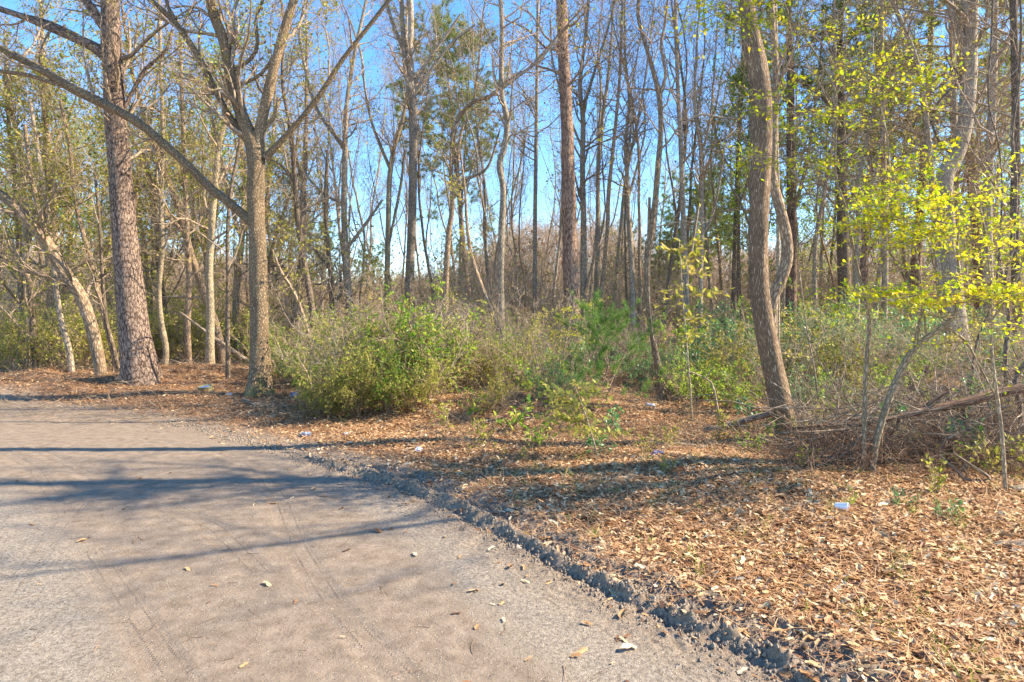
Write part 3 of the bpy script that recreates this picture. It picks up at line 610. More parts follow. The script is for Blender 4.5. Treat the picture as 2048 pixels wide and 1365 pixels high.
T('dark_tree', 'thick dark trunk behind the yellow-leaved sapling', 'tree', 23.0, 'dark',
  [(1692, 720, 32), (1690, 640, 30), (1687, 520, 28), (1684, 400, 24), (1683, 300, 20), (1682, 200, 17), (1680, 100, 14), (1685, -30, 11)],
  [[(1683, 180, 8), (1730, 130, 6), (1790, 90, 5)], [(1682, 240, 8), (1630, 180, 6), (1590, 160, 5)], [(1684, 300, 7), (1750, 240, 6), (1820, 220, 4)]], 'pineneedle', 1.2, sides=16, crown0=0.35, lpick=0.3, land='the thick dark trunk', seed=20, blen=2.6)
T('elbow_tree', 'big trunk with a sharp elbow bend high above the fallen logs', 'tree', 14.5, 'grey',
  [(1932, 775, 62), (1926, 740, 54), (1916, 680, 44), (1908, 600, 38), (1900, 520, 34), (1892, 440, 32), (1888, 380, 32), (1893, 345, 32), (1915, 305, 30), (1930, 250, 30), (1936, 180, 29), (1940, 100, 28), (1942, 0, 26), (1942, -60, 25)],
  [[(1936, 95, 14), (1915, 60, 12), (1900, 10, 11), (1890, -40, 9)]], 'olive', 0.6, sides=28, flare=(0.35, 0.25), crown0=0.5, lpick=0.05, land='the elbow-bent trunk', seed=21, ws=.95, rough=0.07,
  vine=[[(1902, 308, 4), (1880, 285, 4), (1865, 250, 4), (1870, 215, 4), (1895, 185, 4), (1918, 160, 4), (1922, 110, 3)]])
for lab, Y, bk, pts, sd_ in (
 ('pale upright trunk right of the elbow-bent trunk', 17, 'grey', [(1985, 760, 26), (1978, 600, 22), (1975, 400, 19), (1985, 200, 17), (1990, 0, 14), (1990, -40, 12)], 31),
 ('upright trunk immediately left of the elbow-bent trunk', 19, 'grey', [(1902, 740, 20), (1905, 600, 18), (1912, 400, 17), (1908, 250, 15), (1905, 100, 13), (1900, -20, 12)], 32),
 ('dark upright trunk at the right picture edge', 13, 'dark', [(2042, 800, 26), (2036, 640, 22), (2030, 450, 20), (2032, 250, 18), (2028, 60, 16), (2026, -40, 14)], 33),
 ('slanting trunk leaning left high up behind the yellow sapling', 18, 'grey', [(1890, 730, 18), (1880, 560, 16), (1868, 420, 15), (1858, 300, 14), (1840, 150, 12), (1805, 50, 11), (1775, -20, 10)], 34),
 ('straight grey trunk right of the thick dark trunk', 20, 'grey', [(1765, 720, 15), (1770, 560, 14), (1768, 400, 13), (1765, 200, 12), (1762, 0, 10), (1762, -40, 9)], 35),
 ('slim trunk between thick dark trunk and nearest leaning trunk', 18, 'brown', [(1640, 720, 12), (1630, 600, 11), (1632, 480, 10), (1650, 380, 9), (1668, 260, 8), (1670, 120, 7), (1668, -20, 6)], 36)):
    T('grey_tree', lab, 'tree', Y, bk, pts, [], 'olive', 1.0, sides=14, crown0=0.35, lpick=0.12, seed=sd_, blen=2.2)
T('slim_tree', 'slender pale stem rising right behind the nearest leaning trunk', 'tree', 11.5, 'pale',
  [(1556, 640, 9), (1556, 400, 9), (1552, 250, 10), (1553, 120, 9), (1550, -30, 8)], [], None, 0.6, sides=10, crown0=0.5, seed=22, flare=(0, 1), blen=1.3, lpick=0)
r_ = T('roadside_tree', 'roadside tree standing just right of the picture, shadow crossing the road', 'tree', 7.0, 'brown',
  [(2790, 930, 44), (2780, 700, 42), (2770, 300, 40), (2760, -200, 38), (2740, -700, 34), (2700, -1100, 28)], [[(2780, -238, 9, 0), (2850, -520, 6, -1.2), (2995, -1170, 3, -2.5)], [(2775, 60, 18, 0), (2700, -250, 15, -1.1), (2588, -631, 9, -2.2)], [(2770, -150, 18), (2900, -400, 16), (3000, -700, 12)]], None, 1.0, ext=4, sides=14, crown0=.4, seed=88, flare=(.2, .2), blen=2.2, ws=1.25, nb=20)
# left side trees
for lab, Y, bk, pts, lim, lp, sd_, nm in (
 ('bowed brown trunk arching left over the road mound', 13.5, 'brown', [(205, 768, 15), (196, 710, 16), (182, 650, 17), (160, 590, 17), (128, 545, 17), (92, 485, 17), (50, 435, 15), (15, 400, 14), (-30, 370, 13)], [[(95, 490, 8), (80, 430, 7), (60, 340, 6), (50, 250, 5)]], .5, 41, 'bowed_tree'),
 ('slim trunk leaning left behind the bowed brown trunk', 15, 'brown', [(240, 760, 11), (222, 690, 10), (200, 600, 10), (175, 500, 9), (150, 400, 8), (140, 300, 7), (120, 200, 6)], [], .6, 42, 'slim_tree'),
 ('grey trunk leaning left, nearest left of the bowed brown trunk', 14.5, 'grey', [(147, 772, 12), (138, 700, 12), (122, 640, 11), (110, 560, 10), (100, 450, 9), (80, 330, 8), (60, 200, 7)], [], .6, 43, 'slim_tree'),
 ('dark trunk pair member with upright stem at the far left', 16, 'dark', [(78, 762, 16), (70, 700, 14), (62, 620, 12), (58, 560, 10), (30, 540, 9), (0, 520, 7)], [], .7, 44, 'dark_tree'),
 ('pale upright trunk at the far left behind the dark trunk', 17, 'grey', [(62, 760, 15), (58, 680, 14), (55, 600, 12), (50, 480, 11), (45, 330, 10), (20, 200, 8), (10, 60, 6)], [], .6, 45, 'grey_tree'),
 ('stout upright grey trunk between far left trunks and bowed trunk', 18, 'grey', [(118, 760, 20), (115, 660, 17), (112, 560, 14), (108, 420, 12), (90, 260, 10), (85, 80, 8), (80, -20, 7)], [], .6, 46, 'grey_tree'),
 ('dark slim trunk leaning left beside the massive plated tree', 14, 'dark', [(242, 756, 9), (225, 690, 9), (212, 640, 8), (205, 560, 7), (200, 460, 6), (190, 340, 5)], [], .6, 47, 'slim_tree'),
 ('wavy pale trunk just right of the massive plated tree', 15.5, 'pale', [(328, 750, 12), (332, 700, 12), (322, 640, 11), (318, 580, 10), (324, 500, 10), (322, 400, 9), (326, 280, 8), (322, 150, 7), (318, 0, 6)], [], .25, 48, 'pale_tree'),
 ('straight brown trunk second right of the massive plated tree', 17, 'brown', [(378, 742, 14), (375, 660, 13), (378, 560, 12), (374, 460, 11), (370, 360, 10), (365, 220, 8), (360, 60, 6)], [], .25, 49, 'brown_tree'),
 ('pale smooth trunk with twisted vine, left of the large forking tree', 14.8, 'pale', [(424, 765, 18), (420, 700, 18), (421, 620, 16), (419, 540, 15), (424, 440, 14), (432, 350, 12), (438, 290, 11), (455, 220, 8), (450, 120, 6), (440, 20, 5)], [[(438, 290, 7), (420, 220, 6), (405, 130, 5)]], .2, 50, 'pale_tree'),
 ('thin dark stem next to the large forking tree on its left', 13.3, 'dark', [(457, 782, 11), (456, 720, 10), (455, 640, 9), (456, 560, 8), (455, 470, 8), (462, 380, 7), (480, 280, 6), (490, 180, 5)], [], .2, 51, 'dark_tree'),
 ('leaning dark trunk right of the large forking tree', 17, 'dark', [(640, 740, 15), (630, 660, 14), (618, 580, 13), (604, 500, 12), (594, 430, 11), (590, 360, 10), (580, 260, 8), (565, 160, 7), (568, 60, 6), (560, -20, 5)], [[(592, 370, 5), (560, 330, 4), (540, 320, 3)]], .05, 52, 'leaning_tree'),
 ('thin leaning stem rising through the thicket left end', 13, 'brown', [(640, 770, 7), (615, 660, 8), (590, 590, 7), (560, 540, 6), (545, 500, 4)], [], .3, 53, 'leaning_tree'),
 ('thin dark trunk with curled limbs behind the thicket', 20, 'dark', [(668, 720, 12), (665, 640, 11), (662, 560, 10), (655, 480, 8), (650, 400, 6), (655, 300, 5)], [[(664, 600, 7), (682, 590, 7), (680, 540, 5)], [(660, 540, 6), (630, 500, 5), (620, 470, 4)]], .05, 54, 'dark_tree')):
    T(nm, lab, 'tree', Y, bk, pts, lim, 'olive', 1.0, sides=12, crown0=0.3, lpick=lp * .8 + .08, seed=sd_, flare=(0.25, 0.2), blen=1.7, ws=1.35 if nm == 'bowed_tree' else .95)
    LAND.append((pts[0][0], None))
LAND[:] = [l for l in LAND if l[1]]

# ---------------------------------------------------------------- prototypes for the wood behind
def proto_tree(name, seed, H, r, bark, leaf=None, lpick=0.2, lsize=0.07, crown=0.35, fork=0, nb=26, blen=3.0, gn=0.05, brown=0.0, ang=42, wig=0.25):
    g = np.random.default_rng(seed); K = 26
    P = np.zeros((1, K, 3)); d = np.array([g.normal() * 0.05, g.normal() * 0.05, 1.0])
    for k in range(1, K):
        d = norm(d + g.normal(size=3) * gn + np.array([0, 0, 0.06])); P[0, k] = P[0, k - 1] + d * H / (K - 1)
    P[0, 0, 2] = -0.15
    R = (r * (1 - 0.85 * np.linspace(0, 1, K) ** 1.1))[None]
    root = empty(name, (0, 0, 0))
    b = Buf(); tubes(b, P, R, 10, 0.06, seed % 40, flare=(0.4, 0.3))
    src = [(P, R, crown)]
    for f in range(fork):
        c, rr_ = grow(P, R, 1, 0.25 + 0.2 * f, 0.4 + 0.2 * f, 22, H * 0.6, 14, 0.1, 0.12, 0.75, 0.02, g=g)
        tubes(b, c, rr_, 8, 0.05); src.append((c, rr_, 0.15))
    link('trunk', b.mesh('trunk', BK[bark]), root)
    tw = Buf(); fo = Buf(); fb = Buf()
    for p, r_, c0 in src:
        n1 = int(nb * .62) if c0 == crown else int(nb * .3)
        c1, r1 = grow(p, r_, n1, c0, 0.99, ang, blen, 8, 0.14, 0.14, 0.36, 0.008, 0.55, rmax=0.035, g=g)
        c2, r2 = grow(c1, r1, 6 if not leaf else 7, 0.12, 1.0, 42, blen * 0.5, 6, 0.2, 0.10, 0.6, 0.0055, 0.4, g=g)
        c3, r3 = grow(c2, r2, 5, 0.1, 1.0, 40, blen * 0.27, 5, 0.22, 0.05, 0.6, 0.0035, 0.4, g=g)
        tubes(tw, c1, r1, 5); tubes(tw, c2, r2, 4); tubes(tw, c3, r3, 3)
        if not leaf:
            c4, r4 = grow(c3, r3, 2, 0.2, 1.0, 38, blen * 0.14, 3, 0.2, 0.03, 0.6, 0.0026, 0.3, g=g); tubes(tw, c4, r4, 3)
        if leaf: leaves(fo, c3, 7, lsize, g=g, pick=lpick, spread=0.04, clump=.8)
        if brown: leaves(fb, c3, 4, 0.08, g=g, pick=brown, droop=0.8, upn=0.2)
    link('branches', tw.mesh('branches', BK['twig']), root)
    if fo.n: link('foliage', fo.mesh('foliage', LF[leaf], bark=False), root)
    if fb.n: link('dead_leaves', fb.mesh('dead_leaves', LF['brown'], bark=False), root)
    return root
def proto_pine(name, seed, H, r, crown=0.55, needle='pineneedle', dens=1.0):
    g = np.random.default_rng(seed); K = 22
    P = np.zeros((1, K, 3)); d = np.array([g.normal() * 0.03, 0, 1.0])
    for k in range(1, K):
        d = norm(d + g.normal(size=3) * 0.025 + np.array([0, 0, 0.08])); P[0, k] = P[0, k - 1] + d * H / (K - 1)
    P[0, 0, 2] = -0.15; R = (r * (1 - 0.8 * np.linspace(0, 1, K)))[None]
    root = empty(name, (0, 0, 0)); b = Buf(); tubes(b, P, R, 12, 0.05, 3, flare=(0.3, 0.3)); link('trunk', b.mesh('trunk', BK['red']), root)
    tw = Buf(); fo = Buf()
    c1, r1 = grow(P, R, int(34 * dens), crown, 1.0, 72, 3.4, 8, 0.16, 0.05, 0.35, 0.012, 0.5, rmax=0.06, g=g)
    c2, r2 = grow(c1, r1, 7, 0.3, 1.0, 45, 1.3, 5, 0.2, 0.12, 0.6, 0.008, 0.3, g=g)
    c3, r3 = grow(c2, r2, 3, 0.3, 1.0, 40, 0.5, 4, 0.2, 0.12, 0.6, 0.006, 0.3, g=g)
    tubes(tw, c1, r1, 5); tubes(tw, c2, r2, 4); tubes(tw, c3, r3, 3)
    needles(fo, np.concatenate([c3]), 4, 16, 0.24, 0.019, 0.3, g=g)
    link('branches', tw.mesh('branches', BK['twig']), root)
    link('foliage', fo.mesh('foliage', LF[needle], bark=False, smooth=False), root)
    return root
PLACED = []     # (obj, px, kind_phrase, cat, group)
def place(proto, first, x, y, s, rz, tilt=(0, 0)):
    o = proto if first else copy_tree(proto)
    o.location = (x, y, gz(x, y)); o.scale = (s, s, s); o.rotation_euler = (tilt[0], tilt[1], rz)
    return o
def proto_shrub(name, seed, H, W, leaf, stems=12, n2=6, n3=5, lsize=0.035, lpick=0.6, per=6, bark='twig', rmin=0.0018, leaf2=None, droop=0.0, up=0.15, bare=0.0):
    g = np.random.default_rng(seed); K = 8
    P = np.zeros((stems, K, 3)); az = g.random(stems) * 2 * math.pi; ln = g.random(stems) ** 0.7
    P[:, 0, 0] = np.cos(az) * 0.12 * W * g.random(stems); P[:, 0, 1] = np.sin(az) * 0.12 * W * g.random(stems); P[:, 0, 2] = -0.05
    d = norm(np.stack([np.cos(az) * ln * W / H * 0.62, np.sin(az) * ln * W / H * 0.62, np.ones(stems)], 1)); Ls = H * (0.65 + 0.5 * g.random(stems))
    for k in range(1, K):
        d = norm(d + g.normal(size=(stems, 3)) * 0.13 + np.array([0, 0, -0.03])); P[:, k] = P[:, k - 1] + d * (Ls / (K - 1))[:, None]
    R = (0.006 + 0.008 * g.random(stems) * H)[:, None] * (1 - 0.75 * np.linspace(0, 1, K)[None])
    c2, r2 = grow(P, R, n2, 0.12, 1.0, 55, H * 0.42, 6, 0.22, up, 0.6, rmin * 1.5, 0.3, g=g)
    c3, r3 = grow(c2, r2, n3, 0.15, 1.0, 50, H * 0.2, 5, 0.25, up * 0.6, 0.6, rmin, 0.3, g=g)
    root = empty(name, (0, 0, 0)); tw = Buf(); tubes(tw, P, R, 6); tubes(tw, c2, r2, 4); tubes(tw, c3, r3, 3)
    link('stems', tw.mesh('stems', BK[bark]), root)
    if leaf:
        fo = Buf(); leaves(fo, c3, per, lsize, g=g, pick=lpick, spread=0.012, upn=0.55, aspect=0.5, droop=droop, clump=2.6 if H > .6 else 0)
        leaves(fo, c2, max(2, per // 2), lsize, g=g, pick=lpick, spread=0.012, upn=0.55)
        link('foliage', fo.mesh('foliage', LF[leaf], bark=False), root)
    if leaf2:
        fo = Buf(); leaves(fo, c3, 3, lsize * 1.5, g=g, pick=0.3, spread=0.02, upn=0.3); link('dead_leaves', fo.mesh('dead_leaves', LF[leaf2], bark=False), root)
    return root
def X_at(px, Y): return (px - 1024) / FPX * Y
gb = np.random.default_rng(99)
def scatter(protos, spots, phrase, cat, group):
    """spots: (px, Y, scale)"""
    used = [False] * len(protos)
    for k, (px, Y, s) in enumerate(spots):
        j = k % len(protos)
        o = place(protos[j], not used[j], X_at(px, Y), Y, s, gb.random() * 6.28, (gb.normal() * 0.04, gb.normal() * 0.04)); used[j] = True
        PLACED.append((o, px, Y, [phrase[j % len(phrase)]], cat, group))
    for j, u in enumerate(used):
        if not u:
            for ch in list(protos[j].children): D.objects.remove(ch)
            D.objects.remove(protos[j])
def rnd_spots(n, p0, p1, y0, y1, s0, s1, even=True, pw=1.6):
    out = []
    for k in range(n):
        px = p0 + (p1 - p0) * ((k + gb.random()) / n if even else gb.random())
        Y = (y0 ** pw + (y1 ** pw - y0 ** pw) * gb.random()) ** (1 / pw)
        out.append((px, Y, s0 + (s1 - s0) * gb.random()))
    random.shuffle(out); return out

# bare trees of the wood
BARE = [proto_tree('bare_tree', 200 + k, H, r * .85, bk, leaf=('ygreen', 'olive', None, 'olive', 'ygreen', None, 'olive')[k], lpick=.2,  crown=c, fork=f, nb=nb, blen=bl, brown=br, gn=gn) for k, (H, r, bk, c, f, nb, bl, br, gn) in enumerate((
    (19, .13, 'grey', .30, 1, 28, 3.4, .0, .04), (17, .10, 'brown', .35, 0, 26, 2.8, .04, .05), (21, .15, 'grey', .42, 2, 26, 3.2, .0, .03), (15, .08, 'pale', .3, 1, 24, 2.6, .03, .06),
    (18, .11, 'grey', .25, 1, 28, 3.0, .0, .05), (20, .12, 'dark', .4, 2, 24, 3.2, .02, .045), (14, .07, 'brown', .3, 0, 24, 2.4, .06, .07)))]
spots = rnd_spots(16, 900, 1500, 20, 34, .65, .95) + rnd_spots(5, 600, 900, 22, 34, .6, .9) + rnd_spots(34, 540, 1520, 36, 70, .7, 1.0) + rnd_spots(12, 0, 560, 22, 50, .7, .9) + rnd_spots(13, 1500, 2060, 24, 55, .6, .9)
scatter(BARE, spots, ['grey bare tree', 'brown single-stemmed bare tree', 'tall grey bare tree', 'pale slender bare tree', 'broad grey bare tree', 'dark bare tree', 'thin brown bare tree'], 'tree', 'bare winter trees of the wood behind')
# leafy evergreen trees left and right
LEAFY = [proto_tree('leafy_tree', 300 + k, H, .12, 'brown', lf, lp, .085, .16, 1, 30, 2.6, ang=58) for k, (H, lf, lp) in enumerate(((10, 'olive', .9), (12, 'olive', .8), (8, 'ygreen', .7), (11, 'green', .6)))]
scatter(LEAFY, rnd_spots(30, -40, 620, 16.5, 38, .7, 1.1), ['leafy evergreen tree'], 'tree', 'olive-leaved evergreen trees left')
LEAFY2 = [proto_tree('leafy_tree', 320 + k, H, .10, 'grey', lf, lp, .08, .2, 1, 28, 2.5, ang=58) for k, (H, lf, lp) in enumerate(((10, 'ygreen', .5), (8, 'green', .6), (12, 'green', .5)))]
scatter(LEAFY2, rnd_spots(16, 1520, 2060, 17, 36, .8, 1.2), ['leafy evergreen tree'], 'tree', 'thin-leaved evergreen trees right')
# pines
PN = [proto_pine('pine_tree', 400, 14.5, .17, .5, dens=1.5), proto_pine('pine_tree', 401, 18, .2, .38), proto_pine('pine_tree', 402, 9, .1, .25)]
scatter(PN[:1], [(948, 31, 1.0)], ['tall pine with olive needle crown'], 'tree', None)
scatter(PN[1:2], [(1580, 24, 1.0), (1720, 29, 1.05), (1830, 25, 1.0), (1965, 22, 1.0), (2060, 28, 1.1), (1500, 34, .9)], ['tall needle-crowned pine'], 'tree', 'tall pines right')
scatter(PN[2:], [(1385, 46, 1.0), (1350, 50, .8), (1440, 48, 1.1), (925, 62, .75), (985, 66, .95), (640, 52, .8), (745, 60, .7), (1230, 62, .9)], ['small distant pine'], 'tree', 'small distant pines')
# understory
SHB = [proto_shrub('bare_shrub', 500 + k, 3.8, 3.6, (None, 'olive', 'ygreen', 'ygreen')[k], 16, 8, 7, bark='brush', rmin=0.0035, lsize=.07, lpick=.28, leaf2='brown' if k == 2 else None, up=.25) for k in range(4)]
scatter(SHB, rnd_spots(64, -30, 2080, 20, 44, .7, 1.15), ['bare twiggy shrub'], 'shrub', 'bare brown shrubs of the wood floor')
YG = [proto_shrub('leafy_shrub', 520 + k, 1.5, 2.0, 'ygreen', 14, 7, 6, lsize=.05, lpick=.6, rmin=0.002) for k in range(3)]
scatter(YG, rnd_spots(32, -30, 590, 15.5, 26, .8, 1.25), ['yellow-green low shrub'], 'shrub', 'yellow-green shrubs behind the left trunks')
YG2 = [proto_shrub('leafy_shrub', 530 + k, 1.5, 1.8, lf, 12, 7, 6, lsize=.042, lpick=.42, rmin=0.002, bark='brush') for k, lf in enumerate(('ygreen', 'olive', 'green'))]
scatter(YG2, rnd_spots(16, 880, 1320, 14.0, 26, .6, .95) + rnd_spots(9, 880, 1110, 11.6, 15, .65, .95), ['light yellow-green shrub'], 'shrub', 'light shrubs between the middle trunks')
TG = [proto_shrub('tangled_shrub', 536 + k, 1.7, 2.0, 'ygreen', 16, 8, 7, lsize=.035, lpick=.12, rmin=0.002, bark='brush', up=.05) for k in range(2)]
scatter(TG, [(668, 10.2, .7), (850, 10.6, .85), (770, 11.2, 1.15), (1010, 12.6, .9), (725, 11.8, 1.0), (610, 13.0, .8), (965, 14.5, 1.1), (1060, 15.5, 1.1), (1300, 15.5, .9), (1560, 12.2, .9), (1690, 12.6, 1.0), (1820, 11.8, .9), (1950, 11.2, .9), (2040, 12.4, 1.1)],
        ['tangled pale-twigged shrub'], 'shrub', 'tangled bare shrubs through the undergrowth')
# the dense green thicket
TH = [proto_shrub('thicket_bush', 540 + k, 1.45, 1.8, lf, 14, 8, 7, lsize=.052, lpick=.95 if k < 2 else .7, rmin=0.0024, droop=.2, bark='brown') for k, lf in enumerate(('green', 'ygreen', 'ygreen', 'green'))]
scatter(TH, [(645, 10.3, .5), (690, 10.0, .7), (735, 10.5, .85), (795, 10.9, 1.15), (838, 10.8, 1.05), (868, 11.8, .8), (705, 11.5, .9), (650, 12.0, .7), (598, 13.2, .7), (760, 12.4, 1.0), (825, 12.4, 1.1), (565, 14.4, .8),
             (780, 9.7, .6), (835, 9.7, .5), (722, 9.6, .5), (615, 14.5, .85), (690, 13.6, .95), (650, 9.6, .38)],
        ['dense small-leaved bush'], 'bush', 'bushes of the green thicket')
# bluish green shrubs at the right
BG = [proto_shrub('broadleaf_shrub', 560 + k, 1.1, 1.9, lf, 14, 8, 6, lsize=.05, lpick=.55, rmin=0.002) for k, lf in enumerate(('blue', 'green', 'blue', 'olive'))]
scatter(BG, [(1345, 12.6, .8), (1385, 11.2, .75), (1420, 13.6, 1.1), (1455, 12.0, 1.0), (1500, 13.2, 1.15), (1480, 10.8, .7), (1620, 12.6, 1.1), (1665, 11.6, 1.0), (1720, 13.2, 1.2), (1780, 12.2, 1.0), (1840, 13.6, 1.1), (1985, 12.5, 1.1), (2030, 11.8, 1.1), (1400, 16, 1.4), (1470, 17, 1.5),
             (1560, 15, 1.4), (1640, 16, 1.5), (1720, 17, 1.6), (1800, 16, 1.4), (1860, 18, 1.5), (1975, 17, 1.6), (1600, 19, 1.8), (1750, 20, 1.9), (1000, 9.6, .45), (1120, 10.2, .5), (1075, 11.6, .7), (1150, 12.2, .8), (955, 11.8, .6), (1300, 14.5, .9), (1745, 9.9, .7), (1600, 10.4, .6)],
        ['broad-leaved green shrub'], 'shrub', 'broad-leaved shrubs right of the middle')

# far brown thicket: a wood that reads as one mass
def far_thicket():
    g = np.random.default_rng(5); n = 2300
    px = -80 + 2200 * g.random(n); Y = 52 + 45 * g.random(n)
    topy = np.interp(px, [-80, 250, 560, 640, 900, 950, 1040, 1180, 1270, 1330, 1420, 2100], [490, 500, 530, 580, 575, 525, 455, 445, 465, 515, 500, 420]) + 22 * vnoise(px / 35, px * 0, 4) * 2 + 22 * g.random(n)
    X = (px - 1024) / FPX * Y; h0, _ = gnd(X, Y)
    H = np.clip(CAMZ + (HOR - topy) / FPX * Y * 1.0 - h0, 2.0, 14)
    K = 6; P = np.zeros((n, K, 3)); P[:, 0] = np.stack([X, Y, h0 - 0.1], 1); d = norm(np.stack([g.normal(size=n) * .12, g.normal(size=n) * .12, np.ones(n)], 1))
    for k in range(1, K):
        d = norm(d + g.normal(size=(n, 3)) * .07); P[:, k] = P[:, k - 1] + d * (H / (K - 1))[:, None]
    R = 0.05 * (1 - .8 * np.linspace(0, 1, K))[None].repeat(n, 0)
    c1, r1 = grow(P, R, 11, .05, 1, 50, 2.6, 4, .2, .12, .5, .02, .4, g=g)
    c2, r2 = grow(c1, r1, 5, .2, 1, 45, 1.4, 4, .2, .1, .6, .013, .3, g=g)
    b = Buf(); tubes(b, P, R, 4); tubes(b, c1, r1, 3); tubes(b, c2, r2, 3)
    o = link('far_woods', b.mesh('far_woods', BK['brush'])); tag(o, 'mass of brown leafless woods and brush far behind the trunks', 'woods', kind='stuff')
far_thicket()

# young pine in the middle
def young_pine():
    g = np.random.default_rng(77); x, y = X_at(1214, 10.3), 10.3; z = gz(x, y); base = (x, y, z)
    root = empty('young_pine', base); tag(root, 'young bright green pine with soft needles left of the twisted trunk', 'pine')
    K = 10; P = np.zeros((1, K, 3)); P[0, :, 2] = np.linspace(-.05, 1.30, K); P[0, :, 0] = .02 * g.normal(size=K); R = (.014 * (1 - .7 * np.linspace(0, 1, K)))[None]
    c1, r1 = grow(P, R, 30, .12, .97, 68, 1.25, 6, .1, .09, .5, .004, .68, g=g)
    c2, r2 = grow(c1, r1, 5, .3, 1, 45, .28, 4, .15, .25, .6, .003, .3, g=g)
    b = Buf(); tubes(b, P, R, 8); link('trunk', b.mesh('trunk', BK['dark']), root)
    b = Buf(); tubes(b, c1, r1, 4); tubes(b, c2, r2, 3); link('branches', b.mesh('branches', BK['twig']), root)
    f = Buf(); needles(f, c2, 9, 14, .085, .0034, .1, g=g); needles(f, c1, 6, 12, .085, .0032, .4, g=g); needles(f, P, 10, 12, .08, .0032, .5, g=g)
    link('foliage', f.mesh('foliage', LF['needle'], bark=False, smooth=False), root)
young_pine()

# yellow-leaved saplings in the foreground right
def sapling(name, label, Y, stems, seed, spray_n=9, sl=0.9, lp=0.6, lsize=0.037, leaf='yellow', bark='pale', t0=.35, per=7):
    g = np.random.default_rng(seed); p0 = stems[0][0]; base = W3(p0[0], p0[1], Y); z = gz(base[0], base[1]); base[2] = z
    root = empty(name, tuple(base)); tag(root, label, 'sapling'); fo = Buf(); tw = Buf()
    for st in stems:
        opt = {}
        if isinstance(st[-1], dict): opt = st[-1]; st = st[:-1]
        p, r = trace(st, Y, wig=.01, g=g)
        if abs(st[0][1] - p0[1]) < 40: p[0, 0, 2] = z - .05
        b = Buf(); tubes(b, p, r, 8, .03); link('stem', b.mesh('stem', BK[bark], base), root)
        n = int(opt.get('n', spray_n) * 1.35); tt = opt.get('t0', t0)
        c1, r1 = grow(p, r, n, tt, 1.0, 75, sl * opt.get('sl', 1), 8, .09, .01, .4, .0022, .25, rmax=.006, flat=.85, g=g)
        c2, r2 = grow(c1, r1, 10, .1, 1.0, 48, sl * .42, 6, .10, 0, .6, .0020, .3, flat=.88, g=g)
        tubes(tw, c1, r1, 4); tubes(tw, c2, r2, 3)
        q = opt.get('lp', lp)
        leaves(fo, c2, per, lsize, .52, .15, .72, .006, .1, g=g, pick=q); leaves(fo, c1, per, lsize, .52, .15, .72, .006, .3, g=g, pick=q)
    link('twigs', tw.mesh('twigs', BK['pale'], base), root)
    link('foliage', fo.mesh('foliage', LF[leaf], base, bark=False), root)
sapling('sapling', 'tall many-stemmed sapling with sparse yellow-green leaves right of the nearest leaning trunk', 6.4, [
    [(1727, 958, 9), (1726, 850, 8), (1733, 740, 8), (1740, 650, 8), (1728, 590, 7), (1712, 520, 6), (1694, 430, 6), (1670, 350, 5), (1672, 260, 4), (1672, 190, 4), (1640, 120, 3.5), (1600, 60, 3), (1560, 10, 2.5), (1500, -40, 2), dict(n=17, t0=.5, sl=.95)],
    [(1672, 195, 3), (1690, 150, 3), (1705, 90, 2.5), (1735, 20, 2), dict(n=5, t0=.1, sl=.7)],
    [(1742, 962, 15), (1758, 870, 14), (1785, 780, 13), (1825, 702, 12), (1870, 662, 11), (1905, 635, 8), (1918, 570, 5), (1915, 500, 4), (1925, 430, 3), dict(n=10, t0=.62, sl=1.1, lp=.6)],
    [(1828, 700, 8), (1838, 650, 7), (1846, 612, 6), dict(n=2, t0=.6)],
    [(1852, 668, 4), (1840, 563, 4), (1823, 467, 4), (1782, 372, 4), (1778, 293, 3), (1751, 155, 3), (1745, 60, 2), dict(n=13, t0=.25, sl=.85)],
    [(1885, 652, 5), (1930, 680, 5), (1960, 735, 4), (1992, 800, 4), dict(n=3, t0=.4, lp=.2)],
    [(1672, 290, 3), (1625, 245, 2.5), (1575, 200, 2), (1530, 175, 1.5), dict(n=6, t0=.1, sl=.45, lp=.55)],
    [(1670, 360, 3), (1620, 335, 2.5), (1560, 315, 2), (1525, 310, 1.5), dict(n=6, t0=.1, sl=.45, lp=.55)],
    [(1590, 50, 2.5), (1530, 20, 2), (1470, 15, 2), (1390, 45, 1.5), dict(n=9, t0=.1, sl=.45, lp=.7)],
    [(1690, 420, 3), (1740, 370, 2.5), (1800, 335, 2), (1880, 320, 1.5), dict(n=7, t0=.1, sl=.5, lp=.6)],
    [(1673, 230, 3), (1740, 190, 2.5), (1810, 175, 2), (1860, 170, 1.5), dict(n=8, t0=.1, sl=.5, lp=.6)]], 61, lp=.45)
sapling('sapling', 'thin sapling at the right edge spreading dense yellow leaf sprays', 5.7, [
    [(2012, 1000, 8), (2000, 860, 7), (1985, 720, 6), (1982, 600, 6), (1975, 500, 5), (1962, 420, 4), (1950, 370, 3), dict(n=18, t0=.5, sl=1.1, lp=.5)],
    [(1984, 640, 4), (2030, 560, 4), (2060, 470, 3), (2080, 400, 2), dict(n=8, t0=.2, sl=1.0, lp=.5)],
    [(1976, 510, 4), (1920, 460, 3), (1850, 435, 2.5), (1760, 445, 2), dict(n=17, t0=.05, sl=.6, lp=1.0)],
    [(1962, 420, 3), (1920, 395, 2.5), (1860, 395, 2), (1800, 410, 2), dict(n=9, t0=.05, sl=.5, lp=1.0)],
    [(1982, 610, 3), (1920, 590, 2.5), (1840, 590, 2), (1740, 610, 2), dict(n=11, t0=.05, sl=.5, lp=.9)],
    [(1983, 620, 3), (2020, 590, 2.5), (2060, 585, 2), dict(n=7, t0=.05, sl=.6, lp=.9)]], 62)
